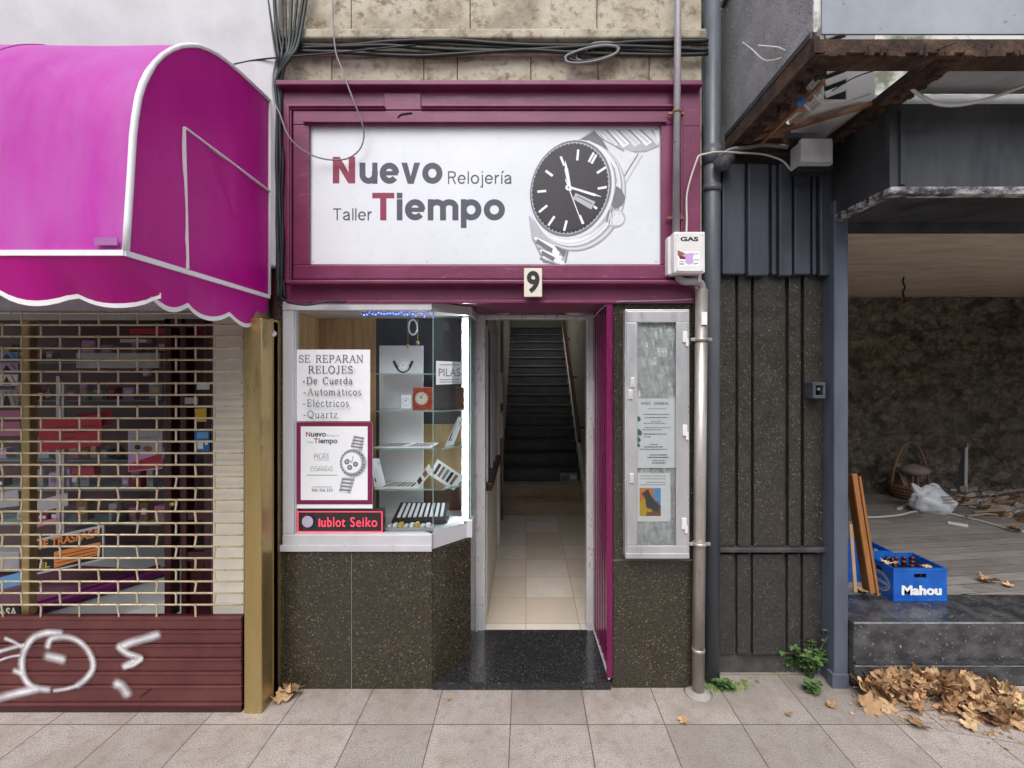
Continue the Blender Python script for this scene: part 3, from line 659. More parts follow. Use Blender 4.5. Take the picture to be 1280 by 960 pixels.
def el_(cx, cy, rx, ry, a0, a1, n=28): return [(cx+rx*cos(R(a0+(a1-a0)*k/n)), cy+ry*sin(R(a0+(a1-a0)*k/n))) for k in range(n+1)]
def sans_glyph(c, X, H, sw):       # X x-height, H cap height, sw stroke; returns width, strokes [(pts, width, closed)], polygons
    h = sw/2; S_ = []; P_ = []
    def rect(x0, y0, x1, y1): P_.append([(x0,y0),(x1,y0),(x1,y1),(x0,y1)])
    if c == 'o': w = X*1.04; S_.append((el_(w/2, X/2, w/2-h, X/2-h, 0, 360)[:-1], sw, True))
    elif c == 'e':
        w = X*1.0; S_.append((el_(w/2, X/2, w/2-h, X/2-h, 0, 322), sw, False)); rect(h, X*.5-sw*.36, w-h*.3, X*.5+sw*.36)
    elif c == 'u': w = X*.94; S_.append(([(h,X)]+el_(w/2, w/2*.95, w/2-h, w/2*.95-h, 180, 360)+[(w-h, X*.6)], sw, False)); rect(w-sw, 0, w, X)
    elif c == 'v':
        w = X*1.0; a = sw*1.1; b = sw*.56; P_.append([(0,X),(a,X),(w/2,sw*1.25),(w/2,0),(w/2-b,0)]); P_.append([(w,X),(w-a,X),(w/2,sw*1.25),(w/2,0),(w/2+b,0)])
    elif c in 'ií':
        w = sw; rect(0, 0, sw, X)
        if c == 'i': rect(0, H-sw*.95, sw, H)
        else: P_.append([(0,X*1.12),(sw*.7,X*1.12),(sw*2.4,H*1.02),(sw*.9,H*1.02)])
    elif c == 'm':
        w = X*1.52; q = (w-sw)/2; rect(0, 0, sw, X)
        for k in range(2): S_.append((el_(h+q*(k+.5), X*.62, q/2, X*.38-h, 170, 0, 16)+[(h+q*(k+1), 0)], sw, False))
    elif c == 'p': w = X*1.02; rect(0, -X*.36, sw, X); S_.append((el_(w/2, X/2, w/2-h, X/2-h, 0, 360)[:-1], sw, True))
    elif c == 'N': w = H*.78; rect(0, 0, sw, H); rect(w-sw, 0, w, H); P_.append([(0,H),(sw*1.05,H),(w,0),(w-sw*1.05,0)])
    elif c == 'T': w = H*.80; rect(0, H-sw*.9, w, H); rect(w/2-h, 0, w/2+h, H)
    elif c == 'l': w = sw; rect(0, 0, sw, H)
    elif c == 'j': w = sw*1.6; rect(w-sw, -X*.2, w, X); rect(w-sw, H-sw, w, H); S_.append(([(w-h,-X*.15),(w-h*1.2,-X*.27),(w-sw*1.2,-X*.31),(w-sw*2,-X*.30)], sw, False))
    elif c == 'r': w = X*.56; rect(0, 0, sw, X); S_.append((el_(w*.95, X*.55, w*.95-h, X*.45-h, 180, 90, 12), sw, False))
    elif c == 'a':
        w = X*.96; S_.append(([(h*1.2,X*.70)]+el_(w*.45, X*.70, w*.45-h*1.2, X*.30-h, 165, 0, 14)+[(w*.9-h,0.0)], sw, False)); S_.append((el_(w*.42, X*.28, w*.42-h, X*.28-h, 75, 350, 18), sw, False)); S_.append(([(w*.5,X*.555),(w*.7,X*.585),(w*.9-h,X*.62)], sw, False))
    elif c == 'R':
        w = H*.72; rect(0, 0, sw, H); S_.append(([(h,H-h)]+el_(w*.58, H*.73, w*.42-h, H*.27-h, 90, -90, 14)+[(h,H*.46+h)], sw, False)); P_.append([(w*.5,H*.48),(w*.5+sw*1.1,H*.48),(w*1.04,0),(w*1.04-sw*1.15,0)])
    return w, S_, P_
def sans(mb, s, x0, x1, yb, X, H, sw, d, mi=0, gap=.13):
    gl = [sans_glyph(c, X, H, sw) for c in s]; tot = sum(g[0] for g in gl)+gap*X*(len(s)-1); k = (x1-x0)/tot; x = x0
    for w, S_, P_ in gl:
        for pts, sw_, cl in S_: strip(mb, [(x+a*k, yb-b) for a, b in pts], sw_, d, mi, cl)
        for pts in P_: mb.shape([(x+a*k, yb-b) for a, b in pts], d, mi)
        x += (w+gap*X)*k

# ------------------------------------------------------------------ shop sign
sg = thing('shop_sign', 'large white watch repair sign in a purple wooden frame above the entrance', 'shop sign', (0, -.02, px(0,378,2.86).z))
def ring(mb, o, i, d, t, bev=.004, mi=0):
    (x0,y0,x1,y1), (a0,b0,a1,b1) = o, i
    mb.pbox(x0, y0, x1, b0, d, t, bev, mi); mb.pbox(x0, b1, x1, y1, d, t, bev, mi)
    mb.pbox(x0, b0, a0, b1, d, t, bev, mi); mb.pbox(a1, b0, x1, b1, d, t, bev, mi)
m = MB()
ring(m, (347,104,876,353), (386.5,157.5,826,330), 2.845, .06)
ring(m, (366,138,842,349), (386.5,156,826.5,331), 2.82, .024, .006)
m.pbox(357, 356, 869, 378, 2.86, .03, .003)
m.pbox(378, 149.5, 834, 152, 2.80, .02); m.pbox(480, 116, 526, 137, 2.835, .009, .003)
m.build('frame', M['purple'], sg)
m = MB()
m.pbox(344, 99.5, 879, 106, 2.79, .1, .006); m.pbox(346, 106, 877, 109, 2.815, .05, .004)
m.pbox(360, 130, 480, 133.2, 2.80, .05, .006); m.pbox(526, 130, 851, 133.2, 2.80, .05, .006); m.pbox(362, 134, 480, 136.5, 2.812, .05, .004); m.pbox(526, 134, 851, 136.5, 2.812, .05, .004)
for x in (357.5, 851): m.pbox(x, 130, x+3.5, 352, 2.80, .05, .006); m.pbox(x+(4 if x < 600 else -3), 137, x+(6.5 if x < 600 else -.5), 350, 2.812, .05, .004)
m.pbox(356, 349.5, 866, 354.5, 2.785, .08, .007); m.pbox(358, 375, 869, 379, 2.85, .03, .004)
m.build('moulding', M['purple'], sg)
m = MB(); m.tube([px(497,147,2.818),px(501,143,2.816),px(508,141.5,2.815),px(515,141,2.817)], .004, 6, smoothpath=3); m.build('scratch', M['dark'], sg)
DP = 2.848
m = MB(); m.pbox(386.3, 157.3, 826.2, 330.2, DP, .012); panel = m.build('panel', M['signwhite'], sg)
m = MB()
for x, y in ((392,327),(534,327),(680,327),(820,327),(392,161),(820,161)): m.ell(x, y, .8, .8, 0, DP, 0, 10)
m.build('screw', M['ink_mid'], sg)
m = MB(); sans(m, 'N', 416, 444, 229.3, 26, 33.3, 7.6, DP); m.build('initial_letter', M['ink_wine'], sg); m = MB(); sans(m, 'T', 465.3, 493, 275.5, 26, 34.5, 7.8, DP); m.build('initial_letter', M['ink_wine'], sg)
m = MB(); sans(m, 'uevo', 449.8, 552.7, 229.8, 26.5, 33, 7.5, DP); m.build('lettering', M['ink_slate'], sg); m = MB(); sans(m, 'iempo', 496, 631, 275.5, 26.5, 34.5, 7.5, DP)
m.build('lettering', M['ink_slate'], sg); m = MB(); sans(m, 'Relojería', 560, 640, 230, 11.6, 16, 1.9, DP, gap=.24); m.build('lettering', M['ink_slate'], sg); m = MB(); sans(m, 'Taller', 416.4, 465, 275.6, 11.4, 15.2, 1.9, DP, gap=.22); m.build('lettering', M['ink_slate'], sg)
# the printed wristwatch
m = MB(); Z = lambda x, y: (600+x/3.097, 50+y/3.097)
SM = [M['silver1'], M['silver2'], M['silver3'], M['dial'], M['paper']]+[flat('printed_silver_tone', (v*.97,v*.98,v*1.06,1), .4) for v in (.12,.22,.33,.45,.58,.70)]
def zs_(pts, mi): m.shape([Z(*p) for p in pts], DP, mi)
def zl(x0, y0, x1, y1, w, mi, w2=None): a = Z(x0,y0); b = Z(x1,y1); m.line(*a, *b, w/3.097, DP, mi, None if w2 is None else w2/3.097)
zs_([(376,388),(440,346),(693,346),(693,412),(640,432),(612,440),(560,470),(500,420)], 0)
zs_([(470,352),(500,350),(560,402),(545,416)], 1); zs_([(545,350),(560,349),(615,398),(602,402)], 2); zs_([(575,350),(600,349),(640,388),(615,398)], 1)
zs_([(610,350),(620,349),(672,392),(662,394)], 2); zs_([(640,350),(668,349),(692,372),(692,385),(672,392)], 1)
for k in range(5): zl(470+k*40, 372+k*2, 510+k*40, 410-k*1, 3, 4)
zs_([(455,347),(693,347),(693,412),(640,432),(600,440),(540,420),(470,380)], 8)
for k in range(6):
    a_ = 452+k*44
    zs_([(a_,348),(min(693,a_+30),348),(min(693,a_+84),404-k*3),(min(693,a_+58),420-k*3)], 4 if k % 2 else 0)
    if a_+74 < 693: zs_([(a_+10,349),(a_+18,349),(a_+72,405-k*3),(a_+64,409-k*3)], 9); zs_([(a_+31,348),(a_+35,348),(a_+88,402-k*3),(a_+84,404-k*3)], 6)
zl(470,382,560,432,4,6); zl(560,432,640,432,3,7); zl(640,432,693,411,3,7); zs_([(560,425),(612,442),(590,490),(552,530),(540,500)], 10); zl(612,442,552,540,6,6)
zs_([(535,545),(560,480),(612,440),(632,445),(600,490),(565,560),(545,590)], 0); zl(612,442,548,545,5,2); zl(628,446,560,560,3,1)
zs_([(440,350),(470,380),(505,440),(470,410),(420,388),(380,388)], 2); zl(385,386,445,350,4,1)
zs_([(188,680),(200,770),(215,795),(300,838),(345,795),(260,740)], 1)
zs_([(205,770),(250,862),(330,862),(345,795),(285,788),(215,750)], 10)
zs_([(203,765),(250,862),(330,862),(345,795),(285,788),(215,750)], 8)
for k in range(4):
    zs_([(208+k*11,770+k*24),(214+k*11,762+k*24),(300+k*9,800+k*19),(296+k*9,816+k*19)], 4); zs_([(214+k*11,786+k*24),(216+k*11,781+k*24),(298+k*9,818+k*19),(296+k*9,824+k*19)], 6)
zl(345,797,330,862,6,6); zl(205,770,248,862,4,7)
zs_([(222,770),(282,808),(277,826),(216,788)], 2); zs_([(240,815),(290,842),(284,858),(238,832)], 2); zs_([(300,770),(345,795),(325,842),(290,800)], 2)
zl(232,845,262,862,6,2); zl(285,800,300,858,3,4)
def ze(cx, cy, a, b, rot, mi): x, y = Z(cx, cy); m.ell(x, y, a/3.097, b/3.097, R(rot), DP, mi)
RT = -72
for k, mi_ in enumerate((7,8,9,10,9,8,7,8,10,4,10,9,10,4)):
    f_ = k/13; ze(387-f_*24, 608-f_*22, 213-f_*11, 174-f_*9, RT, mi_)
zs_([(520,560),(548,580),(562,610),(552,640),(510,665),(505,620)], 2); zs_([(500,640),(530,660),(470,720),(440,735),(455,700)], 1)
ze(528,694,36,30,-30,1); ze(522,690,32,26,-30,0); zl(500,655,490,705,6,2); zl(512,652,500,712,4,2)
for k in range(9): zl(493+k*7,668-abs(k-4)*-1.5,489+k*7,716-abs(k-4)*2,2,6+(k % 3)*2)
ze(534,697,24,20,-30,10); ze(536,698,13,10,-30,0)
zs_([(505,470),(522,500),(530,545),(522,590),(508,615),(514,560),(512,515)], 7); zs_([(450,706),(400,745),(330,765),(270,758),(330,752),(400,726)], 7); zs_([(470,722),(430,752),(380,770),(420,742)], 9)
ze(358,580,196,160,RT,0); ze(355,578,193,157,RT,4); ze(353,577,192,156,RT,9); ze(351,576,190,154,RT,2); ze(350,575,181,148,RT,1); ze(349,575,178,145,RT,3)
for k in range(60):
    a = 2*pi*k/60; r0, r1 = .955, .99
    pa = [(349+cos(R(RT))*181*r*cos(a)-sin(R(RT))*148*r*sin(a), 575+sin(R(RT))*181*r*cos(a)+cos(R(RT))*148*r*sin(a)) for r in (r0, r1)]
    zl(*pa[0], *pa[1], 2.2, 0)
ze(348,575,168,137,RT,3)
for l in ((312,453,326,488,9),(380,426,376,468,9),(440,438,420,474,9),(450,446,431,480,9),(487,494,452,517,9),(490,571,455,577,9),(452,655,440,645,9),(386,680,400,713,8),(335,700,325,740,9),(288,684,264,720,9),(260,642,228,668,9),(256,586,222,589,9),(281,528,254,508,10)): zl(*l, 4)
zs_([(370,594),(446,628),(430,658),(358,616)], 1); zl(375,606,434,636,3,3)
zl(350,585,333,500,10,4,14); zl(334,505,330,470,12,4,2); zl(335,568,445,602,8,4,10); zl(440,600,468,608,8,4,2); zl(330,540,395,713,3.5,4); ze(342,573,12,11,0,4); ze(342,573,4,4,0,2)
m.build('watch_print', SM, sg)

np_ = thing('number_plate', 'cream house number plate reading 9 on the purple frame', 'number plate', px(666,371,2.78))
m = MB(); m.pbox(655, 335, 677.6, 371, 2.775, .012, .003); m.build('plate', M['cream'], np_)
m = MB(); m.text('9', 658.5, 338.5, 674.5, 366.5, 2.774, 0, .035); m.build('numeral', M['ink'], np_)

# ------------------------------------------------------------------ display window
dw = thing('display_window', 'corner display window with white aluminium frame left of the entrance', 'shop window', (-1.0, .2, zb))
WX0 = px(354,0,2.87).x; zsill = px(0,667.5,2.87).z; ztop = px(0,388,2.87).z; ztt = px(0,377,2.87).z; GX0 = px(368,0,2.87).x
m = MB()
m.box(WX0, CA.x, -.022, .05, zb+.002, zsill, .006); m.box(WX0-.01, CA.x, -.034, -.022, zb, zb+.04, .003)
m.box(WX0, CA.x-.002, -.02, .05, ztop, ztt, .004); m.box(WX0, GX0, -.018, .05, zsill+.001, ztop-.001, .005); m.box(GX0-.008, GX0+.004, .0, .04, zsill, ztop, .002)
chamf(m, zb+.002, zsill, .06, 0, .0, .012); chamf(m, zb, zb+.04, .011, 0, .0, .024); chamf(m, ztop, ztt, .06, 0, .0, .012)
m.box(CB.x-.05, CB.x+.012, CB.y-.01, CB.y+.03, zb, zsill+.012, .004); m.box(CB.x-.012, CB.x+.006, CB.y+.002, .56, zsill-.1, zsill); m.box(CB.x-.012, CB.x+.006, CB.y+.002, .56, ztop, ztt)
m.build('frame', M['alu_white'], dw)
m = MB()
for x in (372, 430, 490): 
    c = px(x, 682, 2.84); m.lathe(c, [(0,-.004),(.004,0),(0,.004)], 8)
m.build('screw', M['steel'], dw)
m = MB(); m.poly([(GX0,.018,zsill),(CA.x-.003,.018,zsill),(CA.x-.003,.018,ztop),(GX0,.018,ztop)]); m.build('front_pane', M['glass'], dw)
m = MB(); m.prism([(CA.x+.002,CA.y+.03,zsill),(CB.x-.004,CB.y+.012,zsill),(CB.x-.004,CB.y+.012,ztop),(CA.x+.002,CA.y+.03,ztop)], (-.005,.004,0)); m.build('corner_pane', M['glass'], dw)
m = MB(); m.box(CB.x-.004, CB.x+.001, CB.y+.03, .555, zsill, ztop); m.build('side_pane', M['glass'], dw)
m = MB(); m.box(CA.x-.003, CA.x+.001, .012, .024, zsill, ztop); m.box(CB.x-.008, CB.x+.001, CB.y+.006, CB.y+.016, zsill, ztop); m.build('pane_edge', M['glass_edge'], dw)
m = MB(); poly = [(WX0,.05),(CA.x-.01,.05),(CB.x-.03,.25),(CB.x-.02,.55),(WX0,.55)]
m.prism([(x,y,zsill-.03) for x, y in poly], (0,0,.028)); m.build('window_floor', M['white_panel'], dw)
m = MB(); m.prism([(x,y,ztop+.012) for x, y in poly], (0,0,.02)); m.build('window_ceiling', M['white_panel'], dw)
YB = .50; DB = D0+YB
m = MB(); m.box(WX0, px(470,0,DB).x, YB, YB+.02, zsill, ztop+.01); m.box(WX0-.02, WX0, .05, YB+.02, zsill, ztop+.01)
for x in (385, 402, 421, 440, 456): m.pbox(x, 380, x+.7, 660, DB-.002, .004)
m.build('wood_back', M['wood_amber'], dw)
m = MB(); m.pbox(470, 375, 591, 530, DB, .02); m.pbox(470, 530, 528, 660, DB+.002, .02); m.build('dark_back', M['grey_panel'], dw)
m = MB(); m.pbox(529, 530, 591, 600, DB-.004, .02); m.build('yellow_back', M['wood_yellow'], dw)
m = MB(); m.pbox(529, 601, 591, 668, DB-.006, .02); m.build('brown_back', M['wood_brown'], dw)
m = MB(); m.pbox(474, 432, 529, 664, 3.26, .012, .002); m.build('white_board', M['white_panel'], dw)
SH = []
m = MB()
for y in (467.5, 514, 561, 612):
    z = px(0, y, 3.02).z; SH.append(z+.004)
    q = [(px(463,0,3.02).x,.14),(CA.x+.03,.14),(CB.x-.035,.27),(CB.x-.03,.44),(px(463,0,3.02).x,.44)]
    m.prism([(x,yy,z-.004) for x, yy in q], (0,0,.008))
m.build('glass_shelf', M['glass'], dw)
m = MB()
for y in (467.5, 514, 561, 612):
    z = px(0, y, 3.02).z; q = [Vector((px(463,0,3.02).x,.138,z)),Vector((CA.x+.03,.138,z)),Vector((CB.x-.033,.268,z))]
    m.bar(q[0], q[1], .003, .009); m.bar(q[1], q[2], .003, .009)
m.build('shelf_edge', M['glass_edge'], dw)
lt = thing('led_strip', 'bright white vertical LED strip beside the chamfered pane', 'LED strip', (CB.x-.05, .33, zsill))
m = MB(); m.box(CB.x-.064, CB.x-.044, .335, .343, zsill+.02, ztop-.02); m.build('lit_tape', M['led'], lt)
m = MB(); m.box(CB.x-.078, CB.x-.03, .344, .352, zsill, ztop); m.build('channel', M['alu'], lt)
bl = thing('led_string', 'string of tiny blue LED lights under the display window ceiling', 'LED lights', (-.7, .12, ztop-.02))
m = MB(); 
for k in range(26):
    f = k/25; p = px(455+f*90, 391+2.5*sin(k*1.9)+(3 if k % 3 == 0 else 0), 3.0)
    m.lathe(p, [(0,-.006),(.0055,0),(0,.006)], 6)
tag(m.build('bulb', M['led_blue'], bl), kind='stuff')
m = MB(); m.tube([px(452+f*4, 390.5+1.5*sin(f*2), 3.005) for f in range(25)], .002, 5); m.build('wire', M['cable'], bl)

# things in the display window
def thickprint(name, label, cat, x0, y0, x1, y1, d, base, draw=None, mats=(), t=.004, group=None, shear=0):
    o = thing(name, label, cat, px((x0+x1)/2, y1, d), group)
    m = MB(); m.pbox(x0, y0, x1, y1, d, t); m.build('sheet', base, o)
    if draw:
        m = MB(); draw(m, d-.0005); m.build('printing', list(mats), o)
    return o
# serif stroke letters: (advance, [(heavy?, points)]) in units of cap height
def arc(cx, cy, rx, ry, a0, a1, n=9): return [(cx+rx*cos(R(a0+(a1-a0)*k/n)), cy+ry*sin(R(a0+(a1-a0)*k/n))) for k in range(n+1)]
def sf(x, y, w=.12): return (0, [(x-w, y), (x+w, y)])
G = {
 'S': (.62, [(1, arc(.3,.74,.21,.24,30,250)+arc(.3,.25,.23,.25,80,-150)), (0, [(.5,.72),(.5,.98)]), (0, [(.06,.02),(.06,.3)])]),
 'E': (.68, [(1, [(.15,0),(.15,1)]), (0, [(.02,1),(.58,1),(.58,.76)]), (0, [(.02,0),(.6,0),(.6,.26)]), (0, [(.15,.52),(.46,.52)]), (0, [(.46,.4),(.46,.64)])]),
 'R': (.76, [(1, [(.15,0),(.15,1)]), (0, [(.02,1),(.36,1)]), (1, arc(.36,.76,.21,.24,90,-90)), (0, [(.36,.52),(.15,.52)]), (1, [(.36,.5),(.64,.02)]), sf(.15,0), sf(.66,0,.08)]),
 'P': (.66, [(1, [(.15,0),(.15,1)]), (0, [(.02,1),(.36,1)]), (1, arc(.36,.74,.22,.26,90,-90)), (0, [(.36,.48),(.15,.48)]), sf(.15,0)]),
 'A': (.8, [(0, [(.08,0),(.39,1)]), (1, [(.39,1),(.68,0)]), (0, [(.2,.34),(.56,.34)]), sf(.08,0,.1), sf(.68,0,.11)]),
 'N': (.84, [(0, [(.13,0),(.13,1)]), (1, [(.13,1),(.66,0)]), (0, [(.66,0),(.66,1)]), sf(.13,0), sf(.08,1,.1), sf(.66,1)]),
 'L': (.66, [(1, [(.15,0),(.15,1)]), sf(.15,1), (0, [(.02,0),(.58,0),(.58,.28)])]),
 'O': (.84, [(1, arc(.38,.5,.33,.5,0,360,20))]),
 'J': (.5, [(1, [(.28,1),(.28,.15)]+arc(.13,.15,.15,.2,0,-150)), sf(.28,1)]),
 'D': (.84, [(1, [(.15,0),(.15,1)]), (0, [(.02,1),(.36,1)]), (1, arc(.36,.5,.34,.5,90,-90,12)), (0, [(.36,0),(.02,0)])]),
 'C': (.76, [(1, arc(.4,.5,.34,.5,45,315,16)), (0, [(.66,.7),(.66,.98)])]),
 'Q': (.84, [(1, arc(.38,.5,.33,.5,0,360,20)), (1, [(.36,.2),(.56,-.1),(.74,-.12)])]),
 'I': (.36, [(1, [(.17,0),(.17,1)]), sf(.17,0), sf(.17,1)]),
 'e': (.56, [(0, [(.07,.36),(.45,.36)]), (1, arc(.26,.33,.2,.33,10,320,14))]),
 'u': (.62, [(1, [(.13,.64),(.13,.2)]+arc(.28,.2,.15,.2,180,340)), (1, [(.46,.64),(.46,0)]), sf(.08,.64,.07), sf(.42,.64,.07), sf(.5,0,.07)]),
 'r': (.44, [(1, [(.14,0),(.14,.64)]), (1, arc(.28,.46,.14,.18,160,50)), sf(.14,0), sf(.09,.64,.07)]),
 'd': (.62, [(1, [(.44,0),(.44,1)]), (1, arc(.26,.32,.19,.32,50,310,12)), sf(.38,1,.07), sf(.5,0,.07)]),
 'a': (.54, [(1, [(.36,.02),(.36,.45)]+arc(.22,.46,.14,.2,0,150)), (1, arc(.22,.18,.16,.18,60,300,10)), sf(.42,0,.06)]),
 't': (.4, [(1, [(.17,.88),(.17,.14)]+arc(.28,.14,.11,.14,180,320)), (0, [(.03,.64),(.34,.64)])]),
 'o': (.58, [(1, arc(.27,.33,.21,.33,0,360,16))]),
 'm': (.94, [(1, [(.13,0),(.13,.64)]), (1, arc(.28,.44,.15,.2,170,0)+[(.43,0)]), (1, arc(.58,.44,.15,.2,170,0)+[(.73,0)]), sf(.13,0,.09), sf(.43,0,.08), sf(.73,0,.09), sf(.08,.64,.07)]),
 'i': (.32, [(1, [(.15,0),(.15,.64)]), (1, [(.15,.84),(.15,.94)]), sf(.15,0,.1), sf(.1,.64,.07)]),
 'c': (.5, [(1, arc(.26,.33,.2,.33,50,320,12))]),
 's': (.46, [(1, arc(.21,.49,.13,.16,30,250)+arc(.21,.17,.15,.17,80,-150))]),
 'l': (.32, [(1, [(.15,0),(.15,1)]), sf(.15,0,.1), sf(.1,1,.07)]),
 'z': (.5, [(0, [(.07,.5),(.07,.64),(.41,.64)]), (1, [(.41,.64),(.06,0)]), (0, [(.06,0),(.43,0),(.43,.16)])]),
 '-': (.46, [(1, [(.06,.34),(.34,.34)])]), ' ': (.5, []), ':': (.3, [(1, [(.12,.02),(.12,.12)]), (1, [(.12,.5),(.12,.6)])]),
}
ACC = {'á': 'a', 'é': 'e', 'í': 'i'}
def serif(mb, s, x0, yb, cap, d, mi=0, width=None, lw=.12, space=.06):
    adv = sum(G[ACC.get(c, c)][0]+space for c in s); sx = cap if width is None else width/adv; x = x0
    for c in s:
        g = G[ACC.get(c, c)]
        strokes = list(g[1])
        if c in ACC: strokes.append((0, [(.2,.78),(.36,.98)]))
        for heavy, pts in strokes:
            w = cap*(lw if heavy else lw*.55)
            for a, b in zip(pts, pts[1:]): mb.line(x+a[0]*sx, yb-a[1]*cap, x+b[0]*sx, yb-b[1]*cap, w, d, mi)
        x += (g[0]+space)*sx
def notice(m, d):
    serif(m, 'SE REPARAN', 373.5, 453, 9, d, width=82); serif(m, 'RELOJES:', 385.5, 466.5, 9, d, width=61)
    serif(m, '-De Cuerda', 378.5, 480, 8.6, d, width=64); serif(m, '-Automáticos', 380, 494, 8.6, d, width=74)
    serif(m, '-Eléctricos', 380, 508, 8.6, d, width=59); serif(m, '-Quartz', 381, 522, 8.6, d, width=44)
thickprint('repair_notice', 'white serif lettered notice listing watch repairs, on the window glass', 'notice', 367, 437, 462.5, 526.5, 2.893, M['paper'], notice, [M['ink_slate']])
def poster(m, d):
    m.rect(369, 528, 465.5, 630, d, 0); m.rect(376, 533, 459.5, 625, d, 1)
    Q = lambda x, y: (365+x/8.345, 525+y/8.345)
    def tx(s, x0, y0, x1, y1, mi, b=.01): a = Q(x0,y0); c = Q(x1,y1); m.text(s, a[0], a[1], c[0], c[1], d, mi, b)
    tx('N', 146, 122, 192, 175, 2, .03); tx('uevo', 197, 133, 356, 176, 3, .03); tx('Relojería', 366, 153, 490, 178, 4, .0); tx('Taller', 158, 220, 228, 242, 4, .0); tx('T', 230, 190, 272, 245, 2, .03); tx('iempo', 277, 190, 474, 262, 3, .03)
    tx('Se cambian', 235, 342, 385, 358, 4, 0); tx('PILAS', 228, 362, 385, 404, 4, .0); tx('al momento', 235, 408, 385, 424, 4, 0)
    tx('Gran surtido en', 192, 478, 425, 494, 4, 0); tx('CORREAS', 190, 500, 425, 534, 4, .0); m.line(*Q(150,575), *Q(468,575), .9, d, 4)
    m.line(*Q(208,698), *Q(415,698), .7, d, 4); tx('900 356 333', 206, 715, 422, 748, 3, .01)
    P = lambda pts, mi: m.shape([Q(*p) for p in pts], d, mi)
    P([(645,160),(755,180),(735,330),(610,280)], 6); P([(520,600),(660,600),(610,770),(490,745)], 6)
    for k in range(4): 
        P([(650-k*10,172+k*32),(752-k*5,188+k*32),(750-k*5,200+k*32),(648-k*10,186+k*32)], 7); P([(668-k*10,188+k*32),(720-k*8,196+k*32),(716-k*8,212+k*32),(664-k*10,204+k*32)], 5)
        P([(526-k*9,610+k*36),(652-k*13,622+k*36),(648-k*13,634+k*36),(522-k*9,624+k*36)], 7); P([(545-k*9,626+k*36),(612-k*10,634+k*36),(606-k*10,652+k*36),(540-k*9,644+k*36)], 5)
    def el(cx, cy, r, mi, ry=None): a = Q(cx, cy); m.ell(a[0], a[1], r/8.345, (ry or r)/8.345, 0, d, mi, 28)
    el(640,450,140,6,148); el(632,446,132,7,140); el(626,445,112,6,118); el(624,445,98,1,106)
    for k in range(24):
        a = 2*pi*k/24; p = Q(628+122*cos(a), 446+130*sin(a)); m.ell(p[0], p[1], .7, .7, 0, d, 5, 6)
    for cx, cy in ((574,436),(664,460),(604,494)): el(cx, cy, 27, 7); el(cx, cy, 12, 6)
    p = Q(624,445); m.line(p[0], p[1], *Q(640,372), .7, d, 7); m.line(p[0], p[1], *Q(575,400), .7, d, 7); el(765,440,18,6)
thickprint('framed_poster', 'white watch poster with wine red border on the window glass', 'poster', 369, 528, 465.5, 630, 2.893, M['paper'], poster, [M['magenta_frame'], M['paper'], M['ink_wine'], M['ink_slate'], M['ink_mid'], M['silver1'], M['silver2'], M['silver3']])
thickprint('paper_strip', 'narrow blank white strip between the poster and the red LED sign', 'paper strip', 370.5, 630.8, 465.5, 635.5, 2.893, M['paper'])
ls = thing('led_sign', 'dark LED display with glowing red scrolling letters on the window sill', 'LED sign', px(424,667,2.905))
m = MB(); m.pbox(369.5, 636, 480, 667.5, 2.905, .035, .003); m.build('screen', M['led_dark'], ls)
m = MB(); dL = 2.9045
for a in ((372,639.2,478,640.2),(372,664,478,665),(372,639.2,373,665),(477,639.2,478,665)): m.rect(*a, dL)
m.build('red_border', M['led_red'], ls)
m = MB(); m.text('ublot', 402, 646.5, 431.5, 658.5, dL, 0, 0, 0, 1.1); m.text('I', 398.5, 648.5, 400.2, 658.5, dL, 0); m.text('Seiko', 438, 646.5, 471.5, 658.5, dL, 0, 0, 0, 1.1); m.build('lit_lettering', M['led_red'], ls)
st_ = MB(); st_.ell(384.5, 652, 7, 7.2, 0, 2.89, 0); st_.ell(384.5, 652.5, 5.4, 5.5, 0, 2.89, 1)
tag(st_.build('round_sticker', [M['lilac_print'], M['silver2']], solid=.0008), 'round pale lilac sticker on the glass before the LED sign', 'sticker')
# PILAS sticker on the chamfered pane
pc = lambda u, z: Vector((CA.x+.003, CA.y+.027, 0))+dirc*u+Vector((0,0,z))
ps = thing('battery_sticker', 'white square sticker reading PILAS on the angled glass', 'sticker', pc(.07, px(0,470,2.95).z))
L = (CB-CA).length
def on_chamfer(x):      # photo x to distance along the pane
    # solve ray x with the pane line
    k = (x-VX)/F; p0 = Vector((CA.x+.003, CA.y+.027, 0))
    return (k*(p0.y+D0)-p0.x)/(dirc.x-k*dirc.y)
def chz(x, y): u = on_chamfer(x); d = D0+CA.y+.027+dirc.y*u; return EYE-(y-VY)*d/F
def chpoly(mb, pts, mi, lift=.001):
    q = [pc(on_chamfer(x), chz(x, y))-nrm*0+Vector((abs(dirc.y),-abs(dirc.x),0))*lift for x, y in pts]; mb.poly(q, mi)
m = MB(); chpoly(m, [(545,481),(577.5,479.5),(577.5,452.5),(545,451)], 0, .001); m.build('sheet', M['paper'], ps, solid=.0006)
m = MB()
vs, fs = text_geo('PILAS', 0.0)
for u0, u1, y0, y1, s, b in ((548,575,460.5,470.5,'PILAS',.004),):
    m.add([pc(on_chamfer(u0+u*(u1-u0)), chz(u0+u*(u1-u0), y1-v*(y1-y0)))+Vector((abs(dirc.y),-abs(dirc.x),0))*.0022 for u, v in text_geo(s, b)[0]], text_geo(s, b)[1])
for y in (455.5, 474, 477): chpoly(m, [(549,y+.9),(574,y+.9),(574,y),(549,y)], 0, .0022)
m.build('printing', M['ink_mid'], ps)

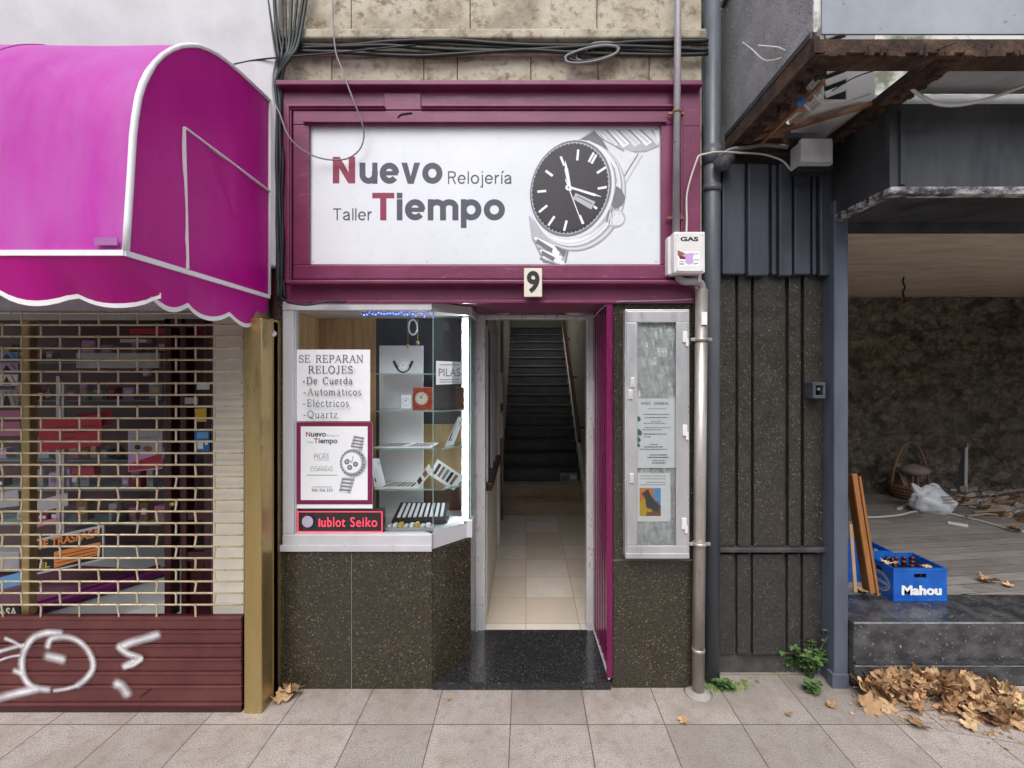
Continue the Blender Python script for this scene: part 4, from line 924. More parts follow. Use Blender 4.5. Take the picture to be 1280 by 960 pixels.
def dialface(m, cx, cy, r, d, face=0, ink=1):
    m.ell(cx, cy, r, r, 0, d, face, 24)
    for k in range(12):
        a = k*pi/6; m.line(cx+r*.75*cos(a), cy+r*.75*sin(a), cx+r*.92*cos(a), cy+r*.92*sin(a), r*.1, d, ink)
    m.line(cx, cy, cx-r*.3, cy-r*.4, r*.12, d, ink); m.line(cx, cy, cx+r*.15, cy-r*.65, r*.08, d, ink)
ww = thing('wristwatch', 'dark strapped wristwatch with white dial standing on the top glass shelf', 'watch', px(503,467,3.08))
m = MB(); m.tube([px(x, y, 3.1) for x, y in ((492,451),(495,457),(499,462),(504,464),(509,462),(513,457),(516,451))], [.008,.010,.012,.012,.012,.010,.008], 8, smoothpath=3); m.build('strap', M['dark'], ww)
m = MB(); c = px(504, 458, 3.06); m.tube([c, c+Vector((0,.014,0))], .034, 20); m.build('case', M['alu'], ww)
m = MB(); dialface(m, 504, 458, 5.2, 3.059); m.build('dial', [M['paper'], M['ink']], ww)
ck = thing('desk_clock', 'small square silver clock on the second glass shelf', 'clock', px(507,512.5,3.06))
m = MB(); m.pbox(499.5, 492, 516, 512.6, 3.07, .03, .003); m.build('case', M['silver2'], ck)
m = MB(); m.rect(501.5, 494, 514, 510.5, 3.0695, 0); dialface(m, 507.5, 502, 6, 3.0695); m.build('dial', [M['paper'], M['ink']], ck)
ck = thing('desk_clock', 'red brown square clock with round cream dial on the second glass shelf', 'clock', px(527,512.5,3.06))
m = MB(); m.pbox(516.5, 484, 540, 512.8, 3.06, .04, .004); m.build('case', pm('red_brown_lacquer', (.30,.05,.025,1), (.4,.08,.04,1), rough=.3), ck)
m = MB(); dialface(m, 527, 498, 8, 3.0595); m.build('dial', [M['cream'], M['ink']], ck)
bx = MB(); bx.pbox(569.5, 484, 580, 513, 3.15, .05, .003); tag(bx.build('gift_box', M['wood_brown']), 'small brown box at the right end of the second shelf', 'box')
# open booklets of straps on the lower shelves
def card(name, label, pts, stripes, cat='strap card'):
    o = thing(name, label, cat, pts[0]); m = MB(); n = (pts[1]-pts[0]).cross(pts[3]-pts[0]).normalized()
    if n.y > 0 and abs(n.z) < .7 or n.z < -.7: n = -n
    m.prism([p-n*.003 for p in pts], n*.003); m.build('sheet', M['paper'], o)
    m = MB(); a, b, c_, d_ = pts
    L_ = lambda u, v: a+(b-a)*u+(d_-a)*v+(a-b+c_-d_)*u*v+n*.0012
    for k in range(stripes):
        u0 = .1+.8*k/stripes; u1 = u0+.5/stripes; m.poly([L_(u0,.18),L_(u1,.18),L_(u1,.85),L_(u0,.85)], k % 3)
    m.build('straps', [M['ink'], M['brown_print'], M['ink_mid']], o)
    return o
z3, z4 = SH[2]+.002, SH[3]+.002
xx = lambda x, d=3.1: px(x, 0, d).x
card('strap_card', 'strap card lying flat at the left of the third shelf', [Vector((xx(470),.16,z3)),Vector((xx(505),.16,z3)),Vector((xx(513),.38,z3)),Vector((xx(482),.38,z3))], 5)
card('strap_card', 'strap card lying flat in the middle of the third shelf', [Vector((xx(507),.16,z3)),Vector((xx(541),.16,z3)),Vector((xx(543),.38,z3)),Vector((xx(515),.38,z3))], 6)
card('strap_card', 'strap card leaning up against the right glass of the third shelf', [px(556,558,3.1),px(567,556,3.14),px(580,522,3.18),px(573,521,3.14)], 3)
card('strap_card', 'strap card propped upright at the left end of the fourth shelf', [px(468,609,3.05),px(483,609,3.12),px(474,573,3.14),px(464,573,3.07)], 4)
card('strap_card', 'long strap card lying flat in the middle of the fourth shelf', [Vector((xx(472),.16,z4)),Vector((xx(524),.16,z4)),Vector((xx(524),.36,z4)),Vector((xx(486),.36,z4))], 7)
card('strap_card', 'strap card slanting up from the flat one on the fourth shelf', [px(523,610,3.05),px(540,589,3.08),px(536,580,3.16),px(519,602,3.16)], 2)
card('strap_card', 'white strap card tilted toward the glass at the right of the fourth shelf', [px(536,593,3.08),px(567,613,3.1),px(580,596,3.16),px(547,574,3.14)], 5)
ty = thing('watch_tray', 'dark tray with a row of watch bands at the bottom of the window', 'tray', px(520,660,3.1))
zf = zsill; q = [Vector((xx(488,2.99),.13,zf+.035)),Vector((CA.x+.055,.16,zf+.035)),Vector((xx(560,3.2),.34,zf+.10)),Vector((xx(500,3.2),.34,zf+.10))]
m = MB(); m.prism(q, (0,0,-.02)); m.box(q[0].x, q[1].x, .20, .3, zf, zf+.02); m.build('base', M['dark'], ty)
m = MB()
for k in range(9):
    u0 = .08+k*.1; u1 = u0+.055; f = lambda u, v: q[0].lerp(q[1], u).lerp(q[3].lerp(q[2], u), v)+Vector((0,-.002,.004)); m.prism([f(u0,.15),f(u1,.15),f(u1,.88),f(u0,.88)], (0,0,.006))
m.build('watch_bands', M['silver1'], ty)
ty = thing('watch_tray', 'low white tray of small watches just behind the sill', 'tray', px(512,664,2.98))
m = MB(); m.box(xx(482,2.96), xx(542,2.96), .06, .12, zf+.001, zf+.015); m.build('base', M['paper_grey'], ty)
m = MB()
for k in range(8): c = Vector((xx(485,2.96)+k*.035, .085, zf+.02)); m.box(c.x, c.x+.024, c.y-.02, c.y+.02, zf+.015, zf+.03+.006*(k % 3), .004, k % 3)
m.build('watches', [M['silver1'], M['paper'], M['yellow_print']], ty)
rl = thing('ring_lamp', 'white ring hanging from the display window ceiling', 'ring lamp', px(516,420,3.1))
m = MB(); c = px(516, 409, 3.1); m.tube([c+Vector((.026*cos(2*pi*k/24), .01*cos(2*pi*k/24), .05*sin(2*pi*k/24))) for k in range(25)], .006, 8); m.build('ring', M['white_plastic'], rl)
m = MB(); m.tube([c+Vector((0,0,.05)), Vector((c.x, c.y, ztop))], .0015, 5); m.build('cord', M['cable_white'], rl)
m = MB(); 
for x, y0, y1 in ((510,405,432),(522,400,428)): m.tube([px(x, 395, 3.2), px(x, y1, 3.2)], .003, 6); m.lathe(px(x, y1, 3.2), [(0,-.02),(.012,-.012),(.014,.0),(.006,.012),(0,.014)], 10)
tag(m.build('hanging_clock_weights', M['gold']), 'pair of small brass clock weights hanging on chains', 'clock weights')

# ------------------------------------------------------------------ doorway
dr = thing('doorway', 'open entrance doorway with worn aluminium frame and purple folded panel', 'doorway', (.06, .56, .046))
DD = 3.447
m = MB(); m.pbox(590, 393, 606.5, 790.5, DD, .08, .008); m.pbox(592.5, 398, 597, 790, DD-.018, .017, .004); m.pbox(733.5, 393, 742.5, 790.5, DD, .08, .006); m.pbox(606.5, 393.5, 733.5, 399, DD, .08, .005)
m.build('frame', M['alu'], dr)
m = MB(); a = px(765,0,2.88); b = px(743.5,0,DD); N_ = 7
zA, zB_ = .075, zs-.002
for k in range(N_):
    p = Vector((a.x, a.y+.0, 0)).lerp(Vector((b.x, b.y-.004, 0)), (k+.0)/N_); q_ = Vector((a.x, a.y, 0)).lerp(Vector((b.x, b.y-.004, 0)), (k+.6)/N_)
    m.prism([(p.x,p.y,zA),(q_.x,q_.y,zA),(q_.x,q_.y,zB_),(p.x,p.y,zB_)], (-.014,0,0))
m.prism([(a.x+.008,a.y,zA),(b.x+.008,b.y-.004,zA),(b.x+.008,b.y-.004,zB_),(a.x+.008,a.y,zB_)], (-.008,0,0))
m.box(a.x-.036, a.x+.002, a.y-.02, a.y-.001, zA, zB_, .005)
leaf_ = m.build('folded_panel', M['purple_door'], dr)
m = MB(); m.bar((a.x-.02,a.y-.01,zA-.008),(b.x-.012,b.y-.01,zA-.008), .014, .014); m.build('bottom_edge', M['alu'], leaf_)
m = MB(); m.pbox(741.5, 476, 748.5, 536, DD-.05, .03, .006); m.pbox(743, 500, 747, 520, DD-.06, .009, .003); m.build('door_lock', M['alu_grey'], dr)

# ------------------------------------------------------------------ notice case on the right pier
nc = thing('notice_case', 'tall narrow aluminium notice case on the granite right of the entrance', 'notice case', px(822,698,2.85))
m = MB(); ring(m, (781.5,386.5,862,698.5), (796,402,846,683), 2.80, .075, .006); ring(m, (783.5,389,860,694), (797,403,845,682), 2.79, .009, .004)
m.pbox(782, 692, 862, 698.5, 2.785, .016, .003); m.build('frame', M['alu_grey'], nc)
m = MB(); m.pbox(790, 396, 850, 690, 2.836, .012); m.build('back', M['white_panel'], nc)
m = MB(); m.rect(796.3, 402.3, 845.7, 682.7, 2.806); m.build('pane', M['glass'], nc)
for x, y in ((856.5,421),(856.5,538),(855.5,655)):
    m = MB(); m.pbox(x-3, y-7, x+3, y+7, 2.779, .012, .003); m.pbox(x+1, y+2, x+4.5, y+12, 2.776, .012, .003); m.build('hinge', M['white_plastic'], nc)
for x, y in ((791,478),(788.5,493),(790,598)):
    m = MB(); m.pbox(x-2.5, y-6, x+2.5, y+6, 2.779, .011, .003); m.pbox(x-1, y-3, x+1, y+3, 2.776, .004, .0); m.build('lock', M['alu'], nc)
m = MB(); m.tube([px(803,401,2.84),px(806,409,2.83),px(818,412,2.83),px(832,408,2.83),px(838,401,2.84)], .006, 8, smoothpath=4); m.build('lamp_arc', M['alu'], nc)
# crumpled clear film in the upper and lower part
def film(name, x0, y0, x1, y1, d, lab):
    b = bmesh.new(); nx, ny = 14, 26; vs = []
    for i in range(nx+1):
        vs.append([b.verts.new(px(x0+(x1-x0)*i/nx, y0+(y1-y0)*j/ny, d+random.uniform(-.010,.008))) for j in range(ny+1)])
    for i in range(nx):
        for j in range(ny): 
            b.faces.new((vs[i][j], vs[i][j+1], vs[i+1][j+1])); b.faces.new((vs[i][j], vs[i+1][j+1], vs[i+1][j]))
    mm = MB(); mm.bm(b); return tag(mm.build(name, M['film']), lab, 'plastic film')
film('plastic_film', 797, 403, 845, 682, 2.826, 'crumpled clear plastic film bunched inside the notice case')
def blank(m, d):
    m.rect(795, 500, 845.5, 585, d, 1)
    m.text('AVISO   GENERAL', 801, 502.5, 836, 506, d, 2, .01)
    rows = [(810,832,511,3),(804,837,518,2),(806,835,522,2),(814,826,526.5,3),(805,832,529,3),(806,838,534.5,3),(803,828,537,3),(805,834,542.5,2),(805,813,546,3),(812,822,555.5,3),(805,829,558.5,2),(800,834,561.5,3),(812,834,568.5,2),(809,836,571.5,2),(815,832,575.5,3),(815,832,578.5,2)]
    for x0, x1, y, c in rows:
        x = x0
        while x < x1: w = random.uniform(1.2, 4); m.line(x, y, min(x1, x+w), y, .9, d, c); x += w+.7
    for x, y, r in ((797,523,5),(798,540,6),(797,549,5),(797,556,4)): m.ell(x, y, r*.8, r*.55, .7, d, 4)
    m.rect(793, 499, 795.2, 586, d, 1)
def blank2(m, d): pass
random.seed(5)
def long_notice(m, d):
    blank(m, d)
o = thickprint('printed_notice', 'long white printed notice with green leaf drawings in the aluminium case', 'notice', 795, 498, 845.4, 585, 2.813, M['paper'], lambda m, d: None)
m = MB(); d_ = 2.8125; blank_rows = long_notice(m, d_); m.build('printing', [M['paper'], M['paper'], M['ink'], M['ink_mid'], M['green_print']], o)
def flyer(m, d):
    m.rect(795.5, 591, 838, 652, d, 0)
    for y in (595, 598.5, 603, 606): m.line(800 if y != 603 else 808, y, 832, y, .7, d, 1)
    m.rect(799.5, 610, 826, 645, d, 2); m.shape([(816,610),(826,610),(826,632),(817,622)], d, 3); m.shape([(799.5,628),(806,622),(810,645),(799.5,645)], d, 6)
    m.shape([(807,645),(812,630),(822,626),(826,634),(826,645)], d, 7); m.shape([(802,617),(810,611),(813,618),(820,628),(826,633),(822,640),(808,634),(806,622)], d, 4)
    m.shape([(801,612),(806,611),(805,614)], d, 5); m.ell(812, 638, 3, 2, 0, d, 5)
thickprint('picture_flyer', 'white flyer with an orange and blue picture low in the aluminium case', 'flyer', 795.5, 591, 838, 652, 2.814, M['paper'], flyer, [M['paper'], M['ink_mid'], M['orange_print'], M['sky_print'], M['grey_panel'], M['yellow_print'], M['yellow_print'], M['brown_print']])
# ------------------------------------------------------------------ pipes, gas box, cables on the front
gb = thing('gas_box', 'white gas meter box with a torn lilac sticker beside the sign', 'gas box', px(858,343,2.75))
m = MB(); m.pbox(835, 296, 848, 343, 2.76, .12, .004); m.pbox(842.5, 289.5, 881.5, 341, 2.70, .13, .006); m.build('body', M['white_plastic'], gb)
m = MB(); m.pbox(845, 292, 879.5, 339, 2.694, .005, .002); m.build('lid', M['white_plastic'], gb)
m = MB(); dG = 2.6935
m.text('GAS', 850.5, 296, 873, 301.5, dG, 0, .04); m.rect(847, 314, 875, 333.5, dG, 1)
m.shape([(847,313),(853,315),(858,318),(860,322),(852,323),(847,319)], dG, 2); m.shape([(853,319),(858,317),(868,316),(866,322),(867,329),(861,331),(856,328),(858,323)], dG, 4)
m.shape([(848,319),(856,321),(858,324),(850,324)], dG, 3); m.line(849,327,855,327,1,dG,5); m.line(849,330,855,330,1.6,dG,5); m.line(867,325,874,325,1,dG,5); m.line(867,330,873,329,1.2,dG,5); m.line(868,318,873,317,.8,dG,5)
for x, y in ((847,337.5),(878,337.5),(878,294),(847,294)): m.ell(x, y, .7, .7, 0, dG, 5, 8)
m.build('printing', [M['ink'], M['paper'], M['brown_print'], M['magenta_frame'], M['lilac_print'], M['ink_mid']], gb)
gp = thing('gas_pipe', 'thin grey painted gas pipe running up the sign frame', 'pipe', px(846,288,2.77))
m = MB(); m.tube([px(848,-160,2.79), px(847,53,2.79), px(845,292,2.75)], .021, 14); m.build('tube', M['painted_pipe'], gp)
for y in (139.5, 271):
    m = MB(); c = px(846.5 if y < 200 else 845.2, y, 2.775); m.tube([c-Vector((0,0,.008)), c+Vector((0,0,.008))], .027, 14); m.bar(c+Vector((-.05,.02,0)), c+Vector((.05,.02,0)), .012, .014); m.build('clamp', M['rust_clamp'], gp)
ep = thing('pipe_elbow', 'grey bent pipe under the gas box leading into the steel conduit', 'pipe', px(862,355,2.8))
m = MB(); m.tube([px(848,340,2.78), px(848.5,347,2.78), px(854,351.5,2.78), px(866,352,2.78), px(874,353,2.79), px(877.5,359,2.80), px(877.5,370,2.81)], .023, 12, smoothpath=4); m.build('tube', M['painted_pipe'], ep)
m = MB(); m.pbox(873, 342, 875, 352, 2.76, .02); m.build('bracket', M['alu'], ep)
gc = thing('gas_conduit', 'thick galvanised conduit standing on the pavement below the gas box', 'conduit', px(872.5,866,2.83))
m = MB(); cb = px(872.5,864.5,2.835); cb.z = 0; m.tube([cb, px(877,362,2.81)], .037, 20); m.build('tube', M['steel'], gc)
m = MB(); m.tube([cb, cb+Vector((0,0,.004)), cb+Vector((.0,0,.02))], [.085,.07,.04], 14); m.build('mortar_foot', M['concrete'], gc)
for y, x in ((424.5,876.5),(679.5,874.3)):
    m = MB(); c = px(x, y, 2.812); m.tube([c-Vector((0,0,.011)), c+Vector((0,0,.011))], .042, 18); m.bar(c+Vector((-.065,-.004,0)), c+Vector((.065,-.004,0)), .012, .02, bev=.003); m.build('clamp', M['steel'], gc)
m = MB(); c = px(873, 812, 2.83); m.tube([c-Vector((0,0,.012)), c+Vector((0,0,.012))], .0395, 18); m.build('collar', M['steel'], gc)
m = MB(); m.pbox(877, 390, 884, 406, 2.768, .004, .001); m.build('label_sticker', M['paper'], gc)
dp = thing('downpipe', 'dark grey plastic downpipe between the two shopfronts', 'downpipe', px(890,850,2.96))
m = MB(); t0 = px(890.5,-180,2.935); t1 = px(889,846,2.955); t1.z = 0; m.tube([t1, t0], .052, 20); m.build('tube', M['grey_pipe'], dp)
for y0, y1 in ((184,206),(232,240)):
    m = MB(); m.tube([px(890.5,y1,2.937), px(890.5,y0,2.937)], .0565, 20); m.build('socket', M['grey_pipe'], dp)
m = MB(); m.tube([px(898,204,2.86), px(905,199,2.85), px(913,196,2.87)], [.03,.055,.035], 12); m.tube([px(893,208,2.86), px(903,203,2.84), px(910,207,2.87)], [.03,.05,.03], 12)
tag(m.build('pipe_lagging', M['foam']), 'lumpy dark grey lagging around the joint beside the downpipe', 'lagging')
jb = thing('junction_box', 'grey electrical junction box under the rusted balcony corner', 'junction box', px(1020,205,2.8))
m = MB(); m.pbox(1000.5, 176, 1042, 205, 2.74, .11, .008); m.build('body', M['box_grey'], jb)
m = MB(); m.pbox(1002, 172.5, 1041, 202, 2.70, .038, .007); m.build('lid', M['box_grey'], jb)
m = MB(); m.pbox(998, 205.5, 1042, 213, 2.77, .09, .004); m.build('base', M['dark'], jb)
def cable(name, label, pts, r, mat, cat='cable', sp=5, group=None):
    mm = MB(); mm.tube(pts, r, 7, smoothpath=sp); return tag(mm.build(name, mat), label, cat, group)
cable('cable', 'thin white cable looping from the downpipe to the junction box', [px(858,290,2.76),px(858.5,275,2.79),px(859,240,2.81),px(871,200,2.80),px(876,194,2.80),px(884,192,2.79),px(897,190,2.79),px(925,191,2.84),px(955,193,2.9),px(978,201,2.88),px(990,213,2.85),px(1010,217,2.83),px(1034,212,2.82),px(1040,206,2.83)], .006, M['cable_white'])
cable('cable', 'dark grey cable from the lagging up to the balcony corner', [px(905,192,2.86),px(914,187,2.87),px(935,184,2.9),px(956,181,2.92),px(985,184,2.9)], .013, M['cable_grey'])
cable('cable', 'thin grey cable draped across the top of the granite pier', [px(741,398,3.2),px(752,386,2.95),px(766,378,2.86),px(800,376.5,2.85),px(840,375.5,2.85),px(868,374,2.85)], .005, M['cable_grey'])
cable('cable', 'thin dark cable hanging in a loop across the sign', [px(415,-40,2.86),px(418,53,2.81),px(428,88,2.76),px(440,121,2.74),px(452,152,2.76),px(455,170,2.79),px(450,186,2.80),px(437,197,2.81),px(420,200,2.81),px(398,197,2.80),px(376,186,2.76),px(360,169,2.74),px(350,143,2.76),px(342,123,2.8),px(341,96,2.82),px(346,70,2.83)], .0045, M['cable_grey'])
# vertical bundle between awning and sign
random.seed(21)
CG = 'black cables bundled down the wall between the awning and the sign'
for k in range(9):
    x0 = 350+random.uniform(-6, 5); pts = [px(385-k*7+random.uniform(-6,6), -30, 2.84), px(374-k*4, 50, 2.82), px(362-k*1.8+random.uniform(-3,3), 72, 2.80)]
    y = 100
    while y < 390: pts.append(px(345.5+(k % 3)*3.0+random.uniform(-1.6,1.6)+(y-100)*.012, y, 2.835+.012*(k//3)+random.uniform(-.008,.008))); y += 34
    cable('wall_cable', 'black or dark green cable in the vertical bundle between awning and sign', pts, random.choice([.006,.008,.010]), M['cable'] if k % 3 else M['cable_green'], group=CG)
HG = 'dark cables running along the stone above the sign'
for k in range(5):
    pts = [px(x, 54+k*3.1+3*sin(x*.02+k)+random.uniform(-1,1), 2.85+.01*(k % 2)) for x in range(345, 900, 45)]
    cable('wall_cable', 'dark cable running level along the stone band above the sign', pts, .008 if k % 2 else .011, M['cable'], group=HG)
m = MB(); m.tube([px(x, 67.5+random.uniform(-.6,.6), 2.885) for x in range(360, 850, 40)], .014, 8); tag(m.build('ledge_pipe', M['painted_pipe']), 'thin stone coloured pipe along the wall just above the sign', 'pipe')
m = MB(); m.box(ax0, px(880,0,2.9).x, -.03, .02, px(0,50,2.87).z, px(0,38,2.87).z, .01); tag(m.build('stone_ledge', M['stone'], None), 'narrow stone ledge above the stained limestone band', 'ledge')
for k in range(6):
    cx, cy = 748+k*3-8, 68-k*1.5; a, b = 34-k*3+random.uniform(-3,3), 9+random.uniform(-2,3)
    cable('coiled_cable', 'loop of spare black cable coiled on the stone above the sign', [px(cx+a*cos(2*pi*j/14+.4)+random.uniform(-1,1), cy+b*sin(2*pi*j/14+.4)-.18*a*cos(2*pi*j/14+.4), 2.83+.012*k) for j in range(15)], .008, M['cable'] if k % 2 else M['cable_grey'], group='coiled spare cable')
cable('cable', 'thin black cable crossing from the awning top to the sign corner', [px(285,82,2.83),px(320,75,2.83),px(360,71,2.8),px(420,66,2.82),px(520,56,2.84)], .005, M['cable'])
cable('cable', 'short dark cable sagging under the sign at the display window', [px(350,372,2.82),px(362,378,2.80),px(384,381,2.8),px(410,377,2.82),px(432,377,2.82)], .007, M['cable'])

# ------------------------------------------------------------------ magenta awning
AX = -1.58
def ap(x, y): d = AX*F/(x-VX); return Vector((AX, d-D0, EYE-(y-VY)*d/F))
prof = [ap(*p) for p in ((156,313),(158.5,275),(161,237),(165,170),(167.8,146),(172,121),(177,105),(184,91),(192,79),(202,69),(213,62),(225,57.5),(236,56.5),(247,57),(258,61),(270,67),(285,78),(300,91),(334,123))]
prof[-1].y = -.045
aw = thing('awning', 'rounded magenta vinyl awning with white piping and scalloped valance', 'awning', (AX-1.2, -.5, 2.4))
NXA = 44; LEN = 3.0
m = MB(); vs = []
for i in range(NXA+1):
    X = AX-LEN*i/NXA
    for j, p in enumerate(prof):
        wv = .004*sin(X*7+j*.5)*min(1, i/2)*(1 if 0 < j < len(prof)-1 else 0)
        vs.append(Vector((X, p.y-wv, p.z)))
n = len(prof); fs = [(i*n+j, i*n+j+1, (i+1)*n+j+1, (i+1)*n+j) for i in range(NXA) for j in range(n-1)]
m.add(vs, fs, 0, True); m.build('cover', M['vinyl_sheen'], aw)
m = MB(); back = [Vector((AX,-.045,prof[0].z)), ]
fanc = Vector((AX, -.35, 2.75)); loop = prof+[Vector((AX,-.045,3.2)), Vector((AX,-.045,2.8)), Vector((AX,-.045,prof[0].z-.003)), Vector((AX,-.4,prof[0].z)), Vector((AX,-.75,prof[0].z))]
rings = [[fanc.lerp(p, t)+Vector((.012*sin(k*.9)*(1-t)*t*2,0,0)) for k, p in enumerate(loop)] for t in (.25,.5,.75,1)]
vs = [fanc]+[p for r in rings for p in r]; L_ = len(loop)
fs = [(0, 1+k, 1+(k+1) % L_) for k in range(L_)]+[(1+r*L_+k, 1+(r+1)*L_+k, 1+(r+1)*L_+(k+1) % L_, 1+r*L_+(k+1) % L_) for r in range(3) for k in range(L_)]
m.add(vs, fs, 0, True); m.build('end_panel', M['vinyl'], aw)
m = MB(); o_ = Vector((.004,0,0))
m.tube([p+o_ for p in prof], [.0125]*8+[.010]*(n-8), 8); m.tube([prof[-1]+o_, Vector((AX,-.05,prof[0].z))+o_], .009, 8)
rail0 = prof[0]+Vector((.004,-.006,-.012)); railb = Vector((AX+.004,-.05,prof[0].z-.012))
m.bar(rail0, railb, .012, .022); m.bar(rail0+Vector((0,0,.0)), rail0+Vector((-LEN,0,0)), .012, .022)
tri = [ap(228.5,159), ap(338.5,241), ap(233,336)]
m.bar(tri[0]+o_, tri[1]+o_, .006, .018, up=(1,0,0)); m.bar(tri[0]+o_, tri[2]+o_, .006, .016, up=(1,0,0))
m.build('piping', M['piping'], aw)
# valance: front part tips back, side part hangs under the rail
def scallop(u, peaks, deep):
    for a, b in zip(peaks, peaks[1:]):
        if a <= u <= b: return deep*1.35*sin(pi*(u-a)/(b-a))**.8
    return 0
m = MB(); tm = []
NF = 90; W_ = 2.9; zr = rail0.z-.01
def vfront(u, v):          # u metres from the corner to the left, v 0 top 1 bottom
    c = max(0, 1-u/.55)
    drop = .132+scallop(u, [0,.02,.30,.55,.80,1.05,1.30,1.55,1.8,2.05,2.3,2.55,2.8,3.1], .034)
    fold = .022*sin(u*9+1)*v*(1-c)+.02*sin(u*26)*v*c
    return Vector((AX-u+.03*c*v, rail0.y+(.06+.087*c)*v+fold*.6, zr-drop*v*(1-.0*c)))
def vside(u, v):           # u metres from the corner back to the wall
    Ls = -.05-rail0.y; c = max(0, 1-u/.45)
    drop = .128+.02*u+scallop(u, [0,.37,.65,.92,Ls+.001], .034)
    return Vector((AX-.012*v+.012*sin(u*11)*v, rail0.y+u+.147*c*v*(1-u/.45 if u < .45 else 0), zr-drop*v))
for fn, LL, NN in ((vfront, W_, NF), (vside, -.05-rail0.y, 60)):
    vs = [fn(LL*i/NN, j/6) for i in range(NN+1) for j in range(7)]
    fs = [(i*7+j, i*7+j+1, (i+1)*7+j+1, (i+1)*7+j) for i in range(NN) for j in range(6)]
    m.add(vs, fs, 0, True); tm.append([fn(LL*i/NN, 1.0) for i in range(NN+1)])
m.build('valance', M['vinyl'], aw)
m = MB()
for path in tm:
    for dz in (0,):
        vs = []; 
        for p in path: vs += [p+Vector((.003,-.004,.011)), p+Vector((.003,-.004,-.011)), p+Vector((-.001,.003,-.011)), p+Vector((-.001,.003,.011))]
        fs = [(i*4+k, i*4+(k+1) % 4, (i+1)*4+(k+1) % 4, (i+1)*4+k) for i in range(len(path)-1) for k in range(4)]
        m.add(vs, fs)
m.build('valance_trim', M['piping'], aw)
m = MB(); m.tube([Vector((AX-.02,-.9,2.46)), Vector((AX-LEN,-.9,2.46))], .02, 10); m.tube([Vector((AX-.03,rail0.y+.02,2.46)), Vector((AX-.03,-.05,2.46))], .016, 10)
m.build('support_bar', M['alu_grey'], aw)
m = MB(); a_ = rail0+Vector((-.02,-.014,.04)); m.box(a_.x-.09, a_.x, a_.y+.004, a_.y+.008, a_.z-.012, a_.z+.018); m.build('maker_tag', flat('mauve_tag', (.36,.13,.34,1), .6), aw)
m = MB()
for X in (-2.32, -3.05, -3.8): m.tube([Vector((X, p.y-.004, p.z+.001)) for p in prof], .0035, 6)
m.build('seam', M['vinyl_sheen'], aw)

# ------------------------------------------------------------------ roller grille of the closed shop
rg = thing('roller_grille', 'gold brick pattern roller grille above brown slats with white graffiti', 'roller shutter', (-2.3, -.2, 0))
DG = 2.683; gx0 = -3.9; gx1 = px(303,0,DG).x
ytop, ybot = 391.5, 770.5; NR = 26; zs_rows = [px(0, ytop+(ybot-ytop)*k/NR, DG).z for k in range(NR+1)]
m = MB(); per = 48.2*DG/F
for k, z in enumerate(zs_rows[:-1]):
    m.tube([(gx0,-.197,z),(gx1,-.197,z)], .0060, 8)
random.seed(3)
for k in range(NR):
    ph = px(245 if k % 2 else 269, 0, DG).x
    x = ph
    while x > gx0:
        if x < gx1-.01:
            j = random.uniform(-.006,.006) if k > 12 else 0
            m.bar((x+j,-.201,zs_rows[k]), (x-j,-.201,zs_rows[k+1]), 0.0095, .005, up=(0,1,0)); m.bar((x-.006,-.2035,zs_rows[k]),(x+.006,-.2035,zs_rows[k]), .006, .0115)
        x -= per
m.build('lattice', M['rod'], rg)
m = MB(); zb0 = px(0,770,DG).z
slats = [770, 787, 804, 821.5, 838.5, 855.5, 877, 888]
for a, b in zip(slats, slats[1:]):
    z1_, z0_ = px(0,a,DG).z, max(.004, px(0,b,DG).z)
    q = [(-.19,z0_+.002),(-.205,z0_+.006),(-.2075,z0_+.018),(-.2075,z1_-.022),(-.213,z1_-.014),(-.213,z1_-.008),(-.2,z1_-.002),(-.18,z1_-.002),(-.18,z0_+.002)]
    m.prism([(gx0,y,z) for y, z in q], (gx1-gx0,0,0))
m.build('slats', M['brown_slat'], rg)
m = MB(); m.box(gx0, gx1, -.19, -.17, .004, zb0); m.box(gx0, gx1, -.21, -.185, .002, .03); m.build('slat_backing', M['wood_maroon'], rg)
gm = MB()
def spray(pts, w, d=2.664):
    P = [px(x, y, d) for x, y in pts]; q = []
    for i in range(len(P)-1):
        p0 = P[max(0,i-1)]; p1 = P[i]; p2 = P[i+1]; p3 = P[min(len(P)-1,i+2)]
        for k in range(5):
            t = k/5; q.append(.5*((2*p1)+(p2-p0)*t+(2*p0-5*p1+4*p2-p3)*t*t+(3*p1-p0-3*p2+p3)*t**3))
    q.append(P[-1]); ww_ = 1.2*w*d/F; cum = [0]
    for u_, v_ in zip(q, q[1:]): cum.append(cum[-1]+(v_-u_).length)
    q = [q[0]+(q[0]-q[1]).normalized()*ww_*.45]+q+[q[-1]+(q[-1]-q[-2]).normalized()*ww_*.45]; cum = [0]+[c_+ww_*.45 for c_ in cum]; cum.append(cum[-1]+ww_*.45); gm.lift += .0007; vs = []; o = len(gm.v); nq = len(q)
    for i, p in enumerate(q):
        a = (q[min(i+1,nq-1)]-q[max(i-1,0)]).normalized(); s = Vector((-a.z,0,a.x))*ww_/2; base = p-Vector((0,gm.lift,0))
        for j in range(5): gm.uv[o+i*5+j] = (min(cum[i], cum[-1]-cum[i])/ww_*2, j/4); vs.append(base+s*(j/2-1))
    gm.add(vs, [(i*5+j, i*5+j+1, (i+1)*5+j+1, (i+1)*5+j) for i in range(nq-1) for j in range(4)])
spray([(75,791),(58,791),(42,797),(31,812),(27,830),(31,848),(42,859),(60,862)], 10); spray([(60,808),(64,799),(78,796),(94,799),(107,809),(115,823),(116,836),(108,848),(98,856)], 9)
